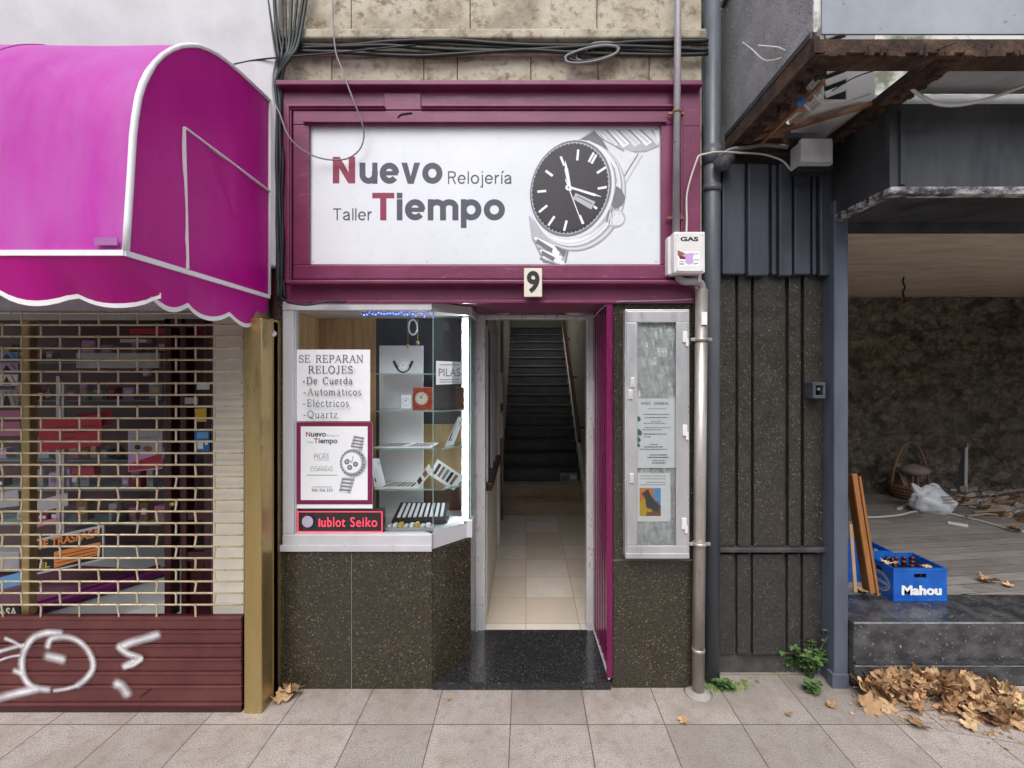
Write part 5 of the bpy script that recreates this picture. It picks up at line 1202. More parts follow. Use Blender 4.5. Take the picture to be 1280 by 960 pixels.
spray([(60,820),(70,822),(78,824)], 13); spray([(0,814),(14,810),(30,806)], 6); spray([(8,798),(18,802),(27,808)], 6); spray([(0,872),(22,866),(46,861)], 12); spray([(20,838),(28,841)], 9)
spray([(197,793),(180,798),(163,803),(152,808)], 12); spray([(150,808),(160,816),(176,822),(168,826),(157,832)], 10); spray([(158,832),(168,830),(178,822)], 7); spray([(148,854),(154,857),(160,866)], 14); spray([(70,862),(84,860),(98,856)], 6); spray([(2,824),(14,820),(26,818)], 4)
gm.build('graffiti', M['spray'], rg)
m = MB(); m.bar(px(175,871,2.67), px(190,860,2.67), .004, .008, up=(0,1,0)); m.build('scratch', M['dark'], rg)
pn = MB(); c = px(340, 418, 2.8); pn.tube([c+Vector((-.03,.02,-.01)), c, c+Vector((.02,-.02,.005))], [.02,.024,.018], 12); tag(pn.build('awning_bracket', M['steel']), 'small steel bracket at the lower back corner of the awning', 'bracket')

# papers and things in the dark display room
def sheet(name, label, cat, pts, d, mat, t=.004, extra=None):
    m = MB(); q = [px(x, y, d+(e[0] if e else 0)) for x, y, *e in pts]
    m.prism(q, (0, t, 0)); o = tag(m.build(name, mat), label, cat)
    if extra:
        m = MB(); extra(m, d-.0008); m.build('printing', extra.mats, o)
        c = o.children[0]; 
        for v in c.data.vertices: pass
    return o
def printed(name, label, cat, pts, d, base, draw, mats, t=.004):
    q = [px(x, y, d) for x, y in pts]; o = thing(name, label, cat, q[3] if len(q) > 3 else q[0])
    m = MB(); m.prism(q, (0,t,0)); m.build('sheet', base, o)
    m = MB(); draw(m, d-.0006); m.build('printing', mats, o); return o
DS = 3.15
sheet('red_flyer', 'wide red flyer in the middle of the shuttered display', 'flyer', [(48,526),(127,518),(127,557),(48,565)], DS, M['red_paper'])
sheet('red_flyer', 'narrower red flyer tucked above the wide one in the shuttered display', 'flyer', [(96,517),(141,513),(141,530),(96,535)], DS+.05, M['red_paper'])
m = MB()
def grayl(m, d):
    for y, x0, x1 in ((541,70,110),(549,72,95),(534,70,120)): m.line(x0, y+.5, x1, y-2, .9, d)
    
m = MB(); grayl(m, DS-.001); tag(m.build('printed_lines', M['ink']), None, None); bpy.data.objects['printed_lines'].parent = bpy.data.objects['red_flyer']
_o = bpy.data.objects['printed_lines']; _o.location = _o.location-bpy.data.objects['red_flyer'].location
def pinkp(m, d):
    m.shape([(162,540),(202,539),(202,566),(162,568)], d, 1); m.line(166,548,198,546,1.2,d,2); m.line(170,553,194,552,1,d,2); m.ell(172,559,4,3,0,d,3); m.ell(185,561,6,3.4,0,d,4); m.shape([(161,580),(202,566),(202,584),(161,589)], d, 5)
printed('perfume_poster', 'pale poster with a pink lower half hanging behind the grille', 'poster', [(160,538),(203,537),(203,586),(160,590)], 3.2, M['lilac_print'], pinkp, [M['paper'], M['paper_grey'], M['ink_mid'], M['ink'], M['brown_print'], M['red_paper']])
def bluel(m, d): m.rect(246,540,260,548,d,0); m.rect(247,551,254,561,d,1); m.rect(256,551,260,556,d,1)
printed('blue_leaflet', 'blue leaflet stuck on the maroon door behind the grille', 'leaflet', [(243,539),(262,539),(262,564),(243,564)], 3.03, M['blue_print'], bluel, [M['sky_print'], M['paper']])
sheet('yellow_sticker', 'yellow sticker on the maroon door above the blue leaflet', 'sticker', [(243,511),(258,510),(258,527),(245,527)], 3.03, M['yellow_print'])
sheet('white_label', 'small white label on the maroon door above the yellow sticker', 'label', [(246,480),(262,480),(262,487),(246,487)], 3.03, M['paper'])
sheet('dark_leaflet', 'grey leaflet under the white label on the maroon door', 'leaflet', [(231,497),(247,497),(247,505),(231,505)], 3.03, M['paper_grey'])
for k, (y0, y1, mt, lab) in enumerate(((440,449,'sky_print','pale blue photo card at the top left of the shuttered display'),(454,464,'lilac_print','lilac photo card second from top at the left of the shuttered display'),(468,482,'paper','white and dark photo card third from top at the left of the display'),(487,508,'paper_grey','grey photo card fourth from top at the left of the display'))):
    def cd_(m, d, y0=y0, y1=y1): m.shape([(3,y1-1),(8,y0+2),(14,y1-1)], d, 0); m.line(14,y0+1,20,y1-2,1.6,d,1)
    printed('photo_card', lab, 'photo card', [(-30,y0),(22,y0),(22,y1),(-30,y1)], 3.2, M[mt], cd_, [M['ink'], M['brown_print']])
for y0, y1, lab in ((513,524,'upper pink sheet at the left edge behind the gold mullion'),(527,545,'lower pink sheet at the left edge behind the gold mullion')):
    sheet('pink_sheet', lab, 'paper sheet', [(-40,y0+1),(25,y0),(25,y1),(-40,y1)], 3.2, M['pink_paper'])
sheet('white_sheet', 'tilted white sheet right of the gold mullion above the for transfer sign', 'paper sheet', [(38,628),(84,616),(85,632),(40,642)], 3.1, M['paper_grey'])
sheet('white_sheet', 'tilted white sheet left of the gold mullion', 'paper sheet', [(-40,622),(22,612),(24,632),(-40,640)], 3.12, M['paper_grey'])
sheet('pink_strip', 'pink paper strip slanting just above the for transfer sign', 'paper strip', [(36,655),(72,647),(72,652),(36,662)], 3.14, M['pink_paper'])
sheet('red_bag', 'crumpled red packet low in the middle of the display', 'packet', [(90,586),(116,582),(118,594),(90,596)], 3.2, M['red_paper'], t=.05)
sheet('blue_brochure', 'light blue brochure lying left of the for transfer sign', 'brochure', [(0,722),(26,715),(40,728),(-20,741)], 3.0, M['sky_print'])
m = MB(); m.pbox(-60, 690, 24, 715, 3.3, .1, .004); tag(m.build('grey_carton', M['box_grey']), 'grey carton standing behind the light blue brochure', 'carton')
for x, y, r_, h_, mt, lab in ((150,655,.05,.16,'grey_panel','black bottle shaped tester right of the for transfer sign'),(185,470,.03,.1,'box_grey','small grey bottle on the upper glass shelf'),(110,498,.025,.07,'ink_pale','pale small jar on the second glass shelf'),(62,498,.022,.08,'box_grey','grey small jar left on the second glass shelf'),(150,573,.03,.10,'wood_maroon','dark small bottle on the third glass shelf')):
    c = px(x, y, 3.55); mm = MB(); mm.lathe(c, [(0,0),(r_,0),(r_,h_*.65),(r_*.4,h_*.75),(r_*.4,h_),(0,h_)], 14); tag(mm.build('perfume_bottle', M[mt]), lab, 'bottle')
def trasp(m, d):
    k = -.19
    m.shape([(45,677),(128,659.5),(128,698),(45,716)], d, 0)
    m.text('SE TRASPASA', 48, 668, 126, 683.5, d, 1, .03, skew=0)
    vv = m.v
    m.shape([(67.5,690),(126,678),(126,693),(67.5,711)], d, 1)
    for j in range(3): m.line(71, 696+j*4.5-1, 121, 686+j*3.6-1, .9, d, 2)
    m.shape([(49,706),(64,702),(64,710),(49,713)], d, 3)
ts = thing('transfer_sign', 'black and orange cardboard sign reading SE TRASPASA tilted behind the grille', 'sign', px(85,716,3.02))
DT = 3.02
m = MB(); m.prism([px(42.5,675,DT),px(129.5,656,DT),px(129.5,699.5,DT),px(42.5,719,DT)], (0,.01,0)); m.build('board', M['ink_pale'], ts)
m = MB(); d_ = DT-.0006
m.shape([(45,677),(127.5,659.5),(127.5,698),(45,716)], d_, 0)
vs, fs = text_geo('SE TRASPASA', .03); l_ = m.up()
m.add([px(48+u*77, 687-u*16.5-v*10.5, d_)-Vector((0,l_,0)) for u, v in vs], fs, 1)
m.shape([(67.5,690),(125.5,677.5),(125.5,692.5),(67.5,710)], d_, 1)
for j in range(3): m.line(71, 696+j*4.5-1, 121, 685+j*4-1, .9, d_, 2)
vs, fs = text_geo('EL', .02); l_ = m.up(); m.add([px(49+u*14, 711.5-u*3-v*7, d_)-Vector((0,l_,0)) for u, v in vs], fs, 3)
m.build('printing', [M['ink'], M['orange_print'], M['ink'], M['yellow_print']], ts)
ts = thing('transfer_sign', 'black sign with white letters PASA at the bottom left corner of the grille', 'sign', px(5,772,2.74))
m = MB(); m.pbox(-55, 756.5, 24.5, 773, 2.74, .006); m.build('board', M['ink'], ts)
m = MB(); m.text('TRASPASA', -36, 759.5, 21.5, 770.5, 2.7394, 0, .03); m.build('printing', M['cream'], ts)
random.seed(52)
cols = [('pink_paper','pink'),('red_paper','red'),('paper_grey','grey'),('lilac_print','lilac'),('ink','black'),('brown_print','brown'),('ink_pale','pale grey'),('magenta_frame','wine red')]
for sy in (452, 500, 575, 612, 655):
    x = -70
    while x < 196:
        w_ = random.uniform(7,17); h_ = random.uniform(10,30 if sy != 500 else 24); mt, cn = random.choice(cols)
        if random.random() < .72:
            m = MB(); m.pbox(x, sy-h_, x+w_, sy-.3, 3.56+random.uniform(0,.05), .06, .002); m.rect(x+w_*.2, sy-h_*.75, x+w_*.8, sy-h_*.45, 3.559, 1)
            tag(m.build('product_box', [M[mt], M[random.choice(('paper','ink_mid','gold'))]]), cn+' boxed product standing on the glass shelves behind the grille', 'box', cn+' boxes on the shelves of the shuttered shop')
        x += w_+random.uniform(1,9)
lsp = MB(); lsp.prism([(-5.9,.28,0),(px(264,0,3.16).x,.28,0),(px(264,0,3.16).x,.28,2.58),(-5.9,.28,2.58)], (0,.004,0))
lsp.build('display_pane', M['glass_soft'], lshop)

# ------------------------------------------------------------------ rusted balcony above the vacant shop
bal = thing('balcony', 'rusted balcony frame with its floor gone and mesh railing above the fascia', 'balcony', (2.4, -.3, 3.3))
BX, BYf, BYb, BZ = 1.325, -.78, .20, 3.43
m = MB()
m.bar((BX,BYf,BZ+.03),(BX,BYb,BZ+.03), .03, .085); m.bar((BX+.045,BYf,BZ-.006),(BX+.045,BYb,BZ-.006), .10, .014)
m.bar((BX-.015,BYf+.01,BZ+.024),(6.5,BYf+.01,BZ+.024), .03, .06); m.bar((BX+.03,BYf+.06,BZ-.009),(6.5,BYf+.06,BZ-.009), .10, .014)
m.bar((1.95,BYf+.03,BZ+.02),(1.95,BYb,BZ+.02), .05, .07); m.bar((1.95,BYf+.03,BZ-.02),(1.95,BYb,BZ-.02), .11, .014)
m.bar((3.3,BYf+.03,BZ+.02),(3.3,BYb,BZ+.02), .05, .07)
m.bar((BX+.02,BYb-.12,BZ+.0),(1.93,BYb-.12,BZ+.0), .09, .05)
random.seed(8)
for k in range(26):   # flakes of rust and mortar crumbs
    y = random.uniform(BYf,BYb); s_ = random.uniform(.006,.018)
    for X in (BX+.05, 1.95): m.box(X+random.uniform(-.05,.05), X+random.uniform(-.05,.05)+s_, y, y+s_*2, BZ-.035-s_, BZ-.01, .002)
for k in range(90):
    x = random.uniform(BX, 4.2); s_ = random.uniform(.004,.013); m.box(x, x+s_*random.uniform(1,4), BYf-.007-random.uniform(0,.004), BYf+.01, BZ-.014-s_, BZ-.002+s_*random.choice((0,1,3))+random.uniform(0,.001))
m.build('beams', M['rust'], bal)
m = MB()
b = bmesh.new(); 
nx, ny = 10, 14; vs = [[b.verts.new((BX+.03+.33*i/nx*(1-.35*j/ny)+random.uniform(-.01,.01), BYb-.02-.62*j/ny, BZ+.015+random.uniform(0,.03))) for j in range(ny+1)] for i in range(nx+1)]
for i in range(nx):
    for j in range(ny):
        if not (i > 6 and random.random() < .5): b.faces.new((vs[i][j], vs[i+1][j], vs[i+1][j+1], vs[i][j+1]))
m.bm(b); m.bar((BX+.03,.05,BZ),(1.9,-.35,BZ+.015), .03, .02); m.bar((BX+.16,BYb-.05,BZ-.01),(BX+.16,BYf+.2,BZ-.01), .02, .02); m.build('broken_slab', pm('crumbling_brick_slab', (.17,.075,.045,1), (.32,.2,.13,1), scale=9, rough=.95, bump=.6), bal)
m = MB(); m.box(BX-.006, BX, BYf+.02, BYb+.05, BZ+.075, BZ+1.0); m.build('mesh_panel', M['mesh'], bal)
m = MB(); m.bar((BX-.003,BYf+.02,BZ+.09),(BX-.003,BYb,BZ+.09), .03, .03); m.bar((BX-.003,BYf+.02,BZ+1.0),(BX-.003,BYb,BZ+1.0), .04, .04); m.bar((BX-.003,BYf+.02,BZ+.07),(BX-.003,BYf+.02,BZ+1.0), .035, .035); m.build('mesh_frame', M['charcoal_metal'], bal)
m = MB(); m.box(BX+.02, 6.5, BYf-.006, BYf+.004, BZ+.078, BZ+.95); m.build('front_panel', M['sheet'], bal)
m = MB(); m.prism([(2.02,-.7,BZ+.02),(6.4,-.7,BZ+.02),(6.4,-.3,BZ+.10),(2.02,-.3,BZ+.10)], (0,0,.02)); m.tube([(2.0,-.12,BZ+.12),(6.4,-.12,BZ+.12)], .075, 16); m.build('gutter', M['box_grey'], bal)
ac = thing('air_conditioner', 'white air conditioner with slanted vents seen through the balcony frame', 'air conditioner', (1.8,-.1,BZ+.05))
m = MB(); m.box(1.66, 1.96, -.30, .02, BZ+.045, BZ+.50, .012); m.build('casing', M['white_plastic'], ac)
m = MB(); 
for k in range(6): m.bar((1.655,-.29,BZ+.09+k*.065),(1.655,.01,BZ+.09+k*.065+.03), .02, .03, bev=.004)
for k in range(6): m.bar((1.67,-.306,BZ+.09+k*.065),(1.79,-.306,BZ+.09+k*.065+.045), .012, .036, bev=.003)
m.build('vent_slats', M['white_panel'], ac)
m = MB(); m.box(1.67, 1.79, -.3015, -.299, BZ+.07, BZ+.48); m.build('vent_recess', M['dark'], ac)
cable('cable', 'white cable sagging below the balcony to the right edge', [px(1136,108,2.3),px(1150,119,2.3),px(1172,130,2.3),px(1200,131,2.3),px(1240,122,2.3),px(1290,103,2.3)], .009, M['cable_white'])
cable('cable', 'short white cable end curling between the rusted balcony beams', [px(1005,98,2.4),px(1014,113,2.4),px(1024,126,2.42),px(1040,131,2.44),px(1062,126,2.46),px(1087,117,2.5)], .006, M['cable_white'])
cable('cable', 'thin dark wire drawn diagonally past the air conditioner', [px(1040,114,2.4),px(1070,96,2.35),px(1120,80,2.2),px(1195,53,2.05)], .003, M['cable'])
cable('cable', 'grey wire tangled on the mesh balcony railing', [px(928,53,2.5),px(940,62,2.5),px(955,75,2.45),px(972,74,2.4),px(985,68,2.35),px(975,60,2.35),px(960,58,2.4),px(948,57,2.45)], .004, M['cable_white'])
m = MB(); c = px(1001,126,2.4); m.tube([c+Vector((-.03,0,.05)), c, c+Vector((.05,0,-.05))], .006, 6); m.lathe(c-Vector((0,0,.02)), [(0,-.01),(.02,0),(.02,.03),(0,.04)], 10, 1); tag(m.build('cable_clip', [M['cable_white'], M['blue_print']]), 'small blue cable connector hanging in the rusted balcony corner', 'connector')
lk = thing('lock_box', 'small open metal lock box on the blue grey post', 'lock box', px(1024,497,2.93))
m = MB(); ring(m, (1016,478,1032,498), (1020,482,1029,494), 2.90, .09, .003); m.build('body', M['slate_metal'], lk)
m = MB(); m.pbox(1019, 481, 1030, 495, 2.97, .015); m.build('recess', M['dark'], lk)
m = MB(); m.pbox(1022, 484, 1027, 488, 2.93, .02, .003); m.build('bolt', M['alu'], lk)

# ------------------------------------------------------------------ things in the vacant shop
def crate(loc, label, logo=True):
    W, Dp, H = .36, .276, .225; x, y, z = loc
    o = thing('bottle_crate', label, 'crate', (x+W/2, y+Dp/2, z), 'blue bottle crates'); t = .012
    m = MB()
    hx0, hx1, hz0, hz1 = x+W/2-.042, x+W/2+.042, z+H-.066, z+H-.036
    for yy in (y, y+Dp-t):     # long sides with a hand hole
        m.box(x, hx0, yy, yy+t, z, z+H, .0); m.box(hx1, x+W, yy, yy+t, z, z+H); m.box(hx0, hx1, yy, yy+t, z, hz0); m.box(hx0, hx1, yy, yy+t, hz1, z+H)
    for xx in (x, x+W-t):
        y0, y1 = y+t+.0, y+Dp-t; ym = (y0+y1)/2
        m.box(xx, xx+t, y0, ym-.04, z, z+H); m.box(xx, xx+t, ym+.04, y1, z, z+H); m.box(xx, xx+t, ym-.04, ym+.04, z, hz0); m.box(xx, xx+t, ym-.04, ym+.04, hz1, z+H)
    m.box(x+t, x+W-t, y+t, y+Dp-t, z, z+.012)
    for k in range(1,6): m.box(x+k*W/6-.002, x+k*W/6+.002, y+t, y+Dp-t, z+.012, z+.13)
    for k in range(1,4): m.box(x+t, x+W-t, y+k*Dp/4-.002, y+k*Dp/4+.002, z+.0125, z+.128)
    m.box(x-.004, x+W+.004, y-.004, y-.0005, z+.002, z+.02, .002); m.box(x-.003, x+W+.003, y-.003, y-.0005, z+H-.018, z+H-.002, .001)
    m.build('body', M['blue_crate'], o)
    if logo:
        m = MB(); vs, fs = text_geo('Mahou', .015, .0, 1.0); zz = z+.048
        for k, (ox, oz) in enumerate(((0,0),(.004,0),(.008,.001),(.002,.003),(.006,-.002))):
            m.add([Vector((x+.05+ox+u*.262, y-.0046-.00006*k, zz+oz+v*.062)) for u, v in vs], fs)
        m.build('lettering', M['paper'], o)
        m = MB()
        for k in range(28):
            a = 2*pi*k/28; b_ = 2*pi*(k+1)/28; f = lambda a, r: Vector((x-.0012, y+Dp*.42+r*.085*cos(a), z+.095+r*.065*sin(a)))
            m.poly([f(b_,1),f(a,1),f(a,.9),f(b_,.9)]); m.poly([f(b_,.78),f(a,.78),f(a,.72),f(b_,.72)])
        vs, fs = text_geo('Mahou', .03); m.add([Vector((x-.0012, y+Dp*.42+.055-u*.11, z+.082+v*.028)) for u, v in vs], fs)
        m.build('emblem', M['ink_pale'], o)
    return o
CX0, CY0 = px(1117,0,3.1).x, .22
crate((CX0, CY0, RZ), 'blue plastic beer crate with white lettering full of brown bottles on the step')
crate((CX0-.13, CY0+.30, RZ), 'second blue plastic crate half hidden behind the lettered one', False)
def bottle(x, y, z):
    m = MB(); m.lathe((x,y,z), [(0,0),(.027,0),(.028,.01),(.028,.10),(.022,.125),(.013,.15),(.0115,.185),(.0135,.187),(.0135,.195),(.0,.196)], 12, 0); m.lathe((x,y,z), [(.0145,.184),(.0145,.196),(.0,.198)], 10, 1)
    return m
BG = 'brown bottles standing in the blue crate'
b0 = bottle(0,0,0).build('beer_bottle', [M['bottle'], M['cap_red']]); ui = 0
spots = [(i, j) for j in range(4) for i in range(6) if (i*3+j*5) % 7 != 4]
for k, (i, j) in enumerate(spots):
    o = b0 if k == 0 else b0.copy()
    if k: C.objects.link(o)
    o.location = (CX0+.36/6*(i+.5), CY0+.276/4*(j+.5), RZ+.0125)
    tag(o, 'brown glass bottle with a dull red cap standing in the lettered blue crate', 'bottle', BG)
def leafmesh(seed, size=.085):
    rnd = random.Random(seed); b = bmesh.new()
    lob = [(0,1.0),(12,.80),(20,.78),(27,.60),(36,.74),(48,.93),(58,.74),(66,.70),(76,.52),(90,.64),(108,.74),(125,.5),(145,.42),(165,.30),(180,.16)]
    ang = [(a, r) for a, r in lob]+[(-a, r) for a, r in reversed(lob[1:-1])]
    c = b.verts.new((0,0,.012)); cur = rnd.uniform(.3,1.3); tw = rnd.uniform(-.5,.5); fold = rnd.uniform(.0,.5)
    outer = []; inner = []; midr = []
    for a, r in ang:
        for rr, lst in ((1,outer),(.75,midr),(.42,inner)):
            q = r*rr*rnd.uniform(.9,1.1); x, y = q*sin(R(a)), q*cos(R(a))
            z = cur*(x*x*.7+max(0,y)**2*.45)+fold*abs(x)*.5+tw*x*y+.10*rr*sin(a*.11+seed)+rnd.uniform(-.05,.05)*rr
            lst.append(b.verts.new((x*size, y*size, z*size)))
    n_ = len(ang)
    for k in range(n_):
        b.faces.new((c, inner[k], inner[(k+1) % n_])); b.faces.new((inner[k], midr[k], midr[(k+1) % n_], inner[(k+1) % n_])); b.faces.new((midr[k], outer[k], outer[(k+1) % n_], midr[(k+1) % n_]))
    mm = MB(); mm.bm(b, 0, True); mm.tube([(0,-.15*size,.1*size),(.03*size,-.6*size,.05*size),(.1*size,-1.0*size,.12*size)], [.02*size,.016*size,.012*size], 5); return mm
leaves = []
for s in range(10):
    mm = leafmesh(40+s); me_o = mm.build('fallen_leaf', LEAF[s % 3]); off = me_o.location.copy(); C.objects.unlink(me_o); leaves.append(me_o)
def leaf(x, y, z, rot, scale, label, k, mat=None, group=None, tilt=(0,0)):
    o = leaves[k % 10].copy(); C.objects.link(o); o.location = (x,y,z); o.rotation_euler = (tilt[0],tilt[1],rot); o.scale = (scale,)*3
    if mat:
        o.data = o.data.copy(); o.data.materials[0] = mat
    return tag(o, label, 'leaf', group)
def gnd(x, y, z=0.0): d = (EYE-z)*F/(y-VY); return (x-VX)*d/F, d-D0
for i, (x, y, z, s, rot, lab, k) in enumerate(((352,876,.012,1.0,.6,'dry tan leaf lying at the foot of the granite base beside the gold pillar',0),(368,865,.01,1.05,2.2,'dry curled leaf propped against the granite base left corner',1),(856,902,.008,.5,1.2,'small tan leaf on the paving in front of the conduit',3),(1236,727,RZ+.008,1.0,2.0,'single brown leaf lying on the wooden floor right of the crate',2),(1262,733,RZ+.008,.5,.3,'tiny brown leaf on the floor right of the single brown leaf',0),(1271,664,RZ+.01,1.0,1.0,'brown leaf near the rubble at the right edge',2),(1082,741,RZ+.01,.8,.5,'reddish leaf at the foot of the leaning boards',0),(1076,818,.19,.9,.9,'tan leaf lying on the lower granite step by the post',4))):
    gx, gy = gnd(x, y, z); leaf(gx, gy, z, rot, s, lab, k)
gx, gy = gnd(1258,884,.02); leaf(gx, gy, .02, -1.2, 1.5, 'large yellow green leaf at the right end of the leaf pile', 2, M['leaf_green'])
leaf(CX0+.05, CY0+.10, RZ+.21, 2.6, .85, 'pale leaf lying on the bottles at the left of the lettered crate', 1)
leaf(CX0+.285, CY0+.05, RZ+.20, .6, .5, 'small pale leaf lying on the bottles at the right of the lettered crate', 4)
rl_ = random.Random(9); PG = 'dry leaves heaped by the post'; cnt = 0
tri_pts = [(1062,832),(1262,880)]
def pile_h(x, y):    # height of the heap in photo coordinates
    u = (x-1062)/205
    yc = 850+u*38; return max(0, 1-abs(y-yc)/(38-u*14))*.15*(1-.5*abs(u-.35)-.35*u)
for k in range(310):
    u = rl_.random()**1.05; x = 1078+u*196; yc = 853+u*38; y = yc+rl_.gauss(0,15-4*u)
    if y < 826 or y > 912: continue
    h = pile_h(x, y); z = .012+h*rl_.uniform(.55,1.0); gx, gy = gnd(x, y, .0)
    if gy > -.09: 
        gy = -.09; 
    leaf(gx, gy, z, rl_.uniform(0,6.3), rl_.triangular(.35,1.35,.75), 'dry plane leaf in the heap between the post and the step', k, None, PG, (rl_.gauss(.12,.5), rl_.gauss(0,.5))); cnt += 1
mc = MB(); random.seed(77)
for k in range(420):
    x = random.uniform(1062,1279); gx, gy = gnd(x, 858+(x-1062)*.19+random.gauss(0,17)); gy = min(gy,-.07); s_ = random.uniform(.004,.016); a_ = random.uniform(0,6.28)
    mc.add([(gx+s_*cos(a_+j*1.6)*random.uniform(.5,1.2), gy+s_*sin(a_+j*1.6), .007+random.uniform(0,.006)) for j in range(4)], [(0,1,2,3)], k % 3)
tag(mc.build('leaf_crumbs', LEAF), 'crumbled bits of dry leaf around the heap on the paving', 'leaf litter', kind='stuff')
for i, (x, y, sc, lab) in enumerate(((1040,884,.5,'small brown leaf on the paving just left of the heap'),(1150,908,.8,'tan leaf lying on the paving in front of the heap'),(985,893,.35,'tiny leaf scrap on the paving before the tall weed'),(560,874,.28,'tiny leaf scrap on the paving before the black doorstep'),(1215,912,.7,'brown leaf on the paving in front of the green leaf'))):
    gx, gy = gnd(x, y, .006); leaf(gx, gy, .006, i*1.7, sc, lab, i)
# boards leaning behind the post
m = MB(); m.bar(px(1067,592,3.12), px(1090,741,3.04), .034, .02, up=(0,1,0), bev=.002); m.bar(px(1066,594,3.2), px(1088.5,740,3.12), .016, .14, up=(0,1,0))
tag(m.build('leaning_plank', M['wood_orange']), 'tall orange edged plank leaning behind the post beside the crate', 'plank')
m = MB(); m.bar(px(1063,655,3.14), px(1069,740,3.06), .022, .012, up=(0,1,0)); tag(m.build('leaning_plank', M['wood_pale']), 'short pale plank leaning between the post and the orange plank', 'plank')
def fl(x, y): d = (EYE-RZ)*F/(y-VY); return Vector(((x-VX)*d/F, d-D0, RZ))
# basket
c = fl(1138, 622); bk = thing('wicker_basket', 'brown wicker basket with tall cane hoop handle against the back wall', 'basket', c)
m = MB(); m.lathe(c, [(0,.005),(.17,.0),(.21,.08),(.23,.16),(.235,.175),(.22,.175),(.19,.06),(0,.02)], 24)
for z_, r_ in ((.03,.186),(.07,.208),(.11,.222),(.15,.232)): m.tube([c+Vector((r_*cos(2*pi*k/24), r_*sin(2*pi*k/24), z_)) for k in range(25)], .012, 6)
m.build('bowl', M['wicker'], bk)
m = MB(); m.tube([c+Vector((.235*cos(a), .02*sin(a*2), .13+.56*sin(a))) for a in [pi*k/18 for k in range(19)]], .014, 8); m.build('handle', M['hoop'], bk)
m = MB(); random.seed(4)
for k in range(5): m.bar(c+Vector((random.uniform(-.1,.1),random.uniform(-.08,.08),.05)), c+Vector((random.uniform(-.15,.15),random.uniform(-.1,.1),.4)), .06, .012, bev=.003)
m.lathe(c+Vector((.02,-.03,.33)), [(0,-.06),(.12,-.03),(.17,.02),(.12,.06),(.03,.09),(0,.09)], 12); tag(m.build('dusty_cloth', M['cloth_pink']), 'dusty pinkish cloth and sticks stuffed in the wicker basket', 'cloth')
# plastic bag
c = fl(1166, 640); b = bmesh.new(); bmesh.ops.create_icosphere(b, subdivisions=4, radius=1); rb = random.Random(2)
from mathutils import noise as mn
for v in b.verts:
    p = v.co.copy(); nn = mn.noise(p*1.8)*.18-abs(mn.noise(p*3+Vector((5,1,2))))*.22-abs(mn.noise(Vector((p.x*7,p.y*7,p.z*2.5))))*.09+.06
    r_ = 1+nn; z_ = p.z*r_; w_ = 1-.35*max(0, z_)
    v.co = c+Vector((p.x*.235*r_*w_+.0-.05*max(0,z_), p.y*.15*r_*w_, max(0, .13+z_*.17)))
bgo = thing('plastic_bag', 'white plastic carrier bag slumped on the wooden floor before the basket', 'plastic bag', c)
m = MB(); m.bm(b, 0, True); m.build('sack', M['bag'], bgo)
for sx in (-1, 1):
    hnd = [c+Vector((-.05+sx*.11,0,.20)), c+Vector((-.10+sx*.13,-.02,.29)), c+Vector((-.12+sx*.10,.0,.31)), c+Vector((-.06+sx*.03,.02,.22))]
    m = MB(); m.tube(hnd, [.045,.022,.012,.03], 6, smoothpath=4); m.build('handle', M['bag'], bgo)
m = MB(); q = c+Vector((-.03,-.168,.18))
for k in range(3): m.bar(q+Vector((0,.003+.012*k,-.0+k*.028-.03)), q+Vector((.12,.012*k,-.0+k*.028-.03)), .003, .012)
m.build('print', M['ink_mid'], bgo)
# board, sticks, cable, rubble
m = MB(); m.prism([fl(1180,612)+Vector((0,0,0)), fl(1206,616), fl(1206,616)+Vector((.10,.1,.62)), fl(1180,612)+Vector((.05,.1,.60))], (0,.012,0)); gbd = m.build('leaning_board', M['grey_panel']); tag(gbd, 'dark grey board with white edge leaning on the rubble wall', 'board')
m = MB(); m.bar(fl(1207,616)+Vector((0,-.005,0)), fl(1207,616)+Vector((.105,.095,.63)), .03, .03); o = m.build('white_edge', M['white_plastic']); o.parent = gbd; o.location = o.location-gbd.location
for p0, p1, lab in (((1123,638),(1143,628),'short white stick on the floor left of the plastic bag'),((1183,613),(1240,618),'long white batten lying along the foot of the rubble wall'),((1185,655),(1210,659),'flat white scrap of paper on the wooden floor')):
    m = MB(); m.bar(fl(*p0)+Vector((0,0,.015)), fl(*p1)+Vector((0,0,.015)), .03, .022); tag(m.build('white_batten', M['white_plastic']), lab, 'batten')
cable('cable', 'long white cable lying across the wooden floor of the vacant room', [fl(x, y)+Vector((0,0,.012)) for x, y in ((1080,648),(1100,647.5),(1125,645),(1142,641),(1160,640.5),(1185,643),(1215,650),(1245,658),(1266,664),(1300,668))], .011, M['cable_white'])
cable('cable', 'thin wire dangling from the plywood ceiling of the vacant room', [px(1130,346,4.4),px(1128.5,352,4.4),px(1131,359,4.4),px(1128.5,365,4.4),px(1130,372,4.4)], .008, M['cable'])
random.seed(14); m = MB()
for k in range(420):
    x = random.triangular(1180,1345,1290); y = random.uniform(606,634)+max(0,(x-1205))*.34*random.random()**1.5; p = fl(x, y)
    if p.y > 3.05: p.y = 3.05
    s_ = random.triangular(.012,.10,.025); rt = Matrix.Rotation(random.uniform(0,3), 3, 'Z') @ Matrix.Rotation(random.uniform(-.5,.5), 3, 'X')
    m.box(p.x, p.x+s_*random.uniform(.7,2.5), p.y, p.y+s_, RZ, RZ+s_*random.uniform(.2,.9), s_*.12, random.choice((0,0,0,1,2,3,4)), rt)
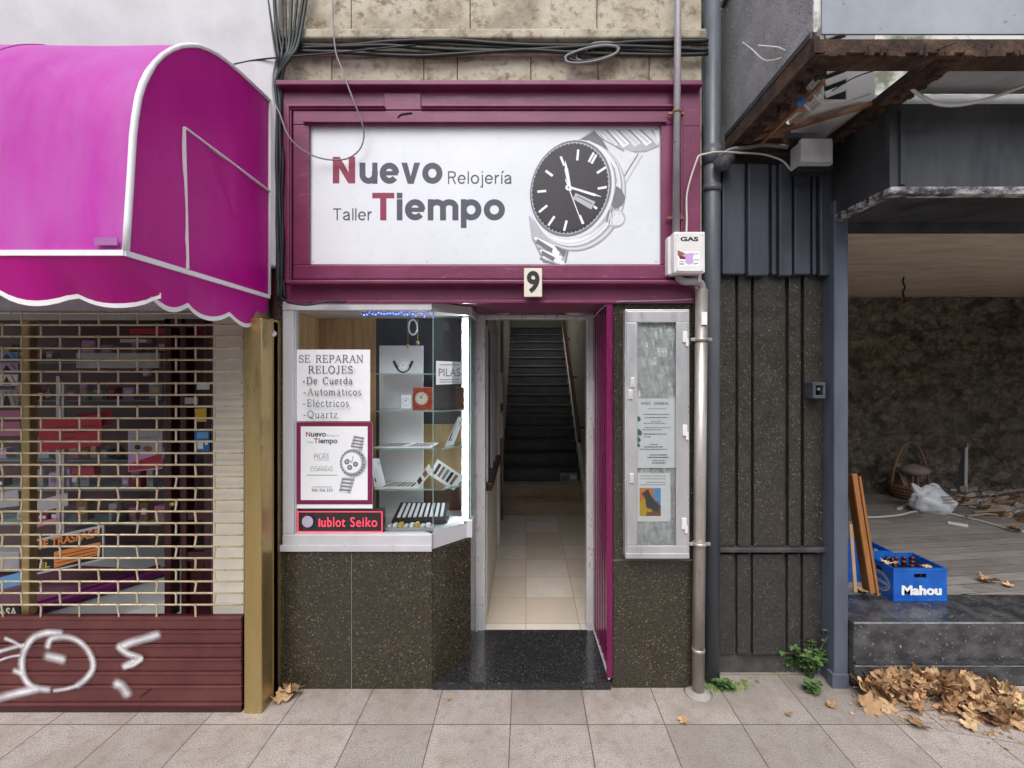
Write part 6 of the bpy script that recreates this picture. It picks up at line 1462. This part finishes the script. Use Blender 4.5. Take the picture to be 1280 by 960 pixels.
for k in range(60):
    x = random.uniform(1185,1340); y = random.uniform(608,650); p = fl(x, y); p.y = min(p.y, 3.0); a_ = random.uniform(-.5,.5); l_ = random.uniform(.1,.4)
    m.bar(p+Vector((0,0,.03)), p+Vector((l_*cos(a_), l_*sin(a_)*.4, random.uniform(.02,.10))), .02, .015, mi=random.choice((0,2,3)))
tag(m.build('rubble', [M['rubble'], M['paper_grey'], M['wood_brown'], M['wood_pale'], M['wicker']]), 'heap of plaster rubble, sticks and litter along the back wall', 'rubble', kind='stuff')

# ------------------------------------------------------------------ weeds and moss
def weed(name, label, base, h, nst, seed, spread):
    rw = random.Random(seed); o = thing(name, label, 'weed', base); ms = MB(); ml = MB(); base = Vector(base)
    for s in range(nst):
        a = rw.uniform(0,6.28); top = base+Vector((cos(a)*spread*rw.uniform(.2,1), sin(a)*spread*.5*rw.uniform(.2,1)-.02, h*rw.uniform(.4,1)))
        mid = base.lerp(top,.5)+Vector((0,0,h*.1)); ms.tube([base+Vector((cos(a)*.02,sin(a)*.02,0)), mid, top], [.004,.003,.0015], 5)
        for k in range(9):
            t_ = rw.uniform(.25,1); p = (base.lerp(mid, t_*2) if t_ < .5 else mid.lerp(top, t_*2-1)); an = rw.uniform(0,6.28); L2 = rw.uniform(.028,.06)
            dv = Vector((cos(an), sin(an), rw.uniform(-.3,.5))).normalized(); sd_ = dv.cross(Vector((0,0,1))).normalized()*L2*.36; up_ = Vector((0,0,L2*.12))
            pts = [p, p+dv*L2*.35+sd_+up_, p+dv*L2*.7+sd_*.7+up_, p+dv*L2, p+dv*L2*.7-sd_*.7+up_, p+dv*L2*.35-sd_+up_]; mpt = p+dv*L2*.5-up_*.3
            ml.add(pts+[mpt], [(6,i,(i+1) % 6) for i in range(6)])
    ms.build('stem', M['weed'], o); ml.build('foliage', M['weed'], o); return o
gx, gy = gnd(1012,846); weed('weed_plant', 'tall leafy green weed growing at the foot of the ribbed wall by the post', (gx, gy, 0), .33, 11, 3, .15)
gx, gy = gnd(984,838); weed('weed_plant', 'low green weed left of the tall one at the foot of the ribbed wall', (gx, gy, 0), .17, 9, 5, .10)
gx, gy = gnd(1013,864); weed('weed_plant', 'tiny green sprout in the paving in front of the tall weed', (gx, gy, 0), .06, 5, 6, .05)
gx, gy = gnd(904,860); weed('weed_plant', 'small bright weed tuft at the foot of the downpipe', (gx, gy, 0), .05, 10, 7, .07)
gx, gy = gnd(985,870); 
random.seed(31); m = MB()
for k in range(170):
    x, y, s_ = random.choice([(898,856,9),(904,860,12),(920,855,10),(893,853,6),(985,836,8)]); gx, gy = gnd(x+random.gauss(0,s_), y+random.gauss(0,3)); r_ = random.uniform(.004,.013)
    m.lathe((gx,gy,0), [(r_*1.2,0),(r_,r_*.5),(r_*.5,r_*.9),(0,r_)], 6)
tag(m.build('moss', M['moss']), 'patches of moss in the paving along the ribbed wall', 'moss', kind='stuff')
bpy.context.view_layer.update()
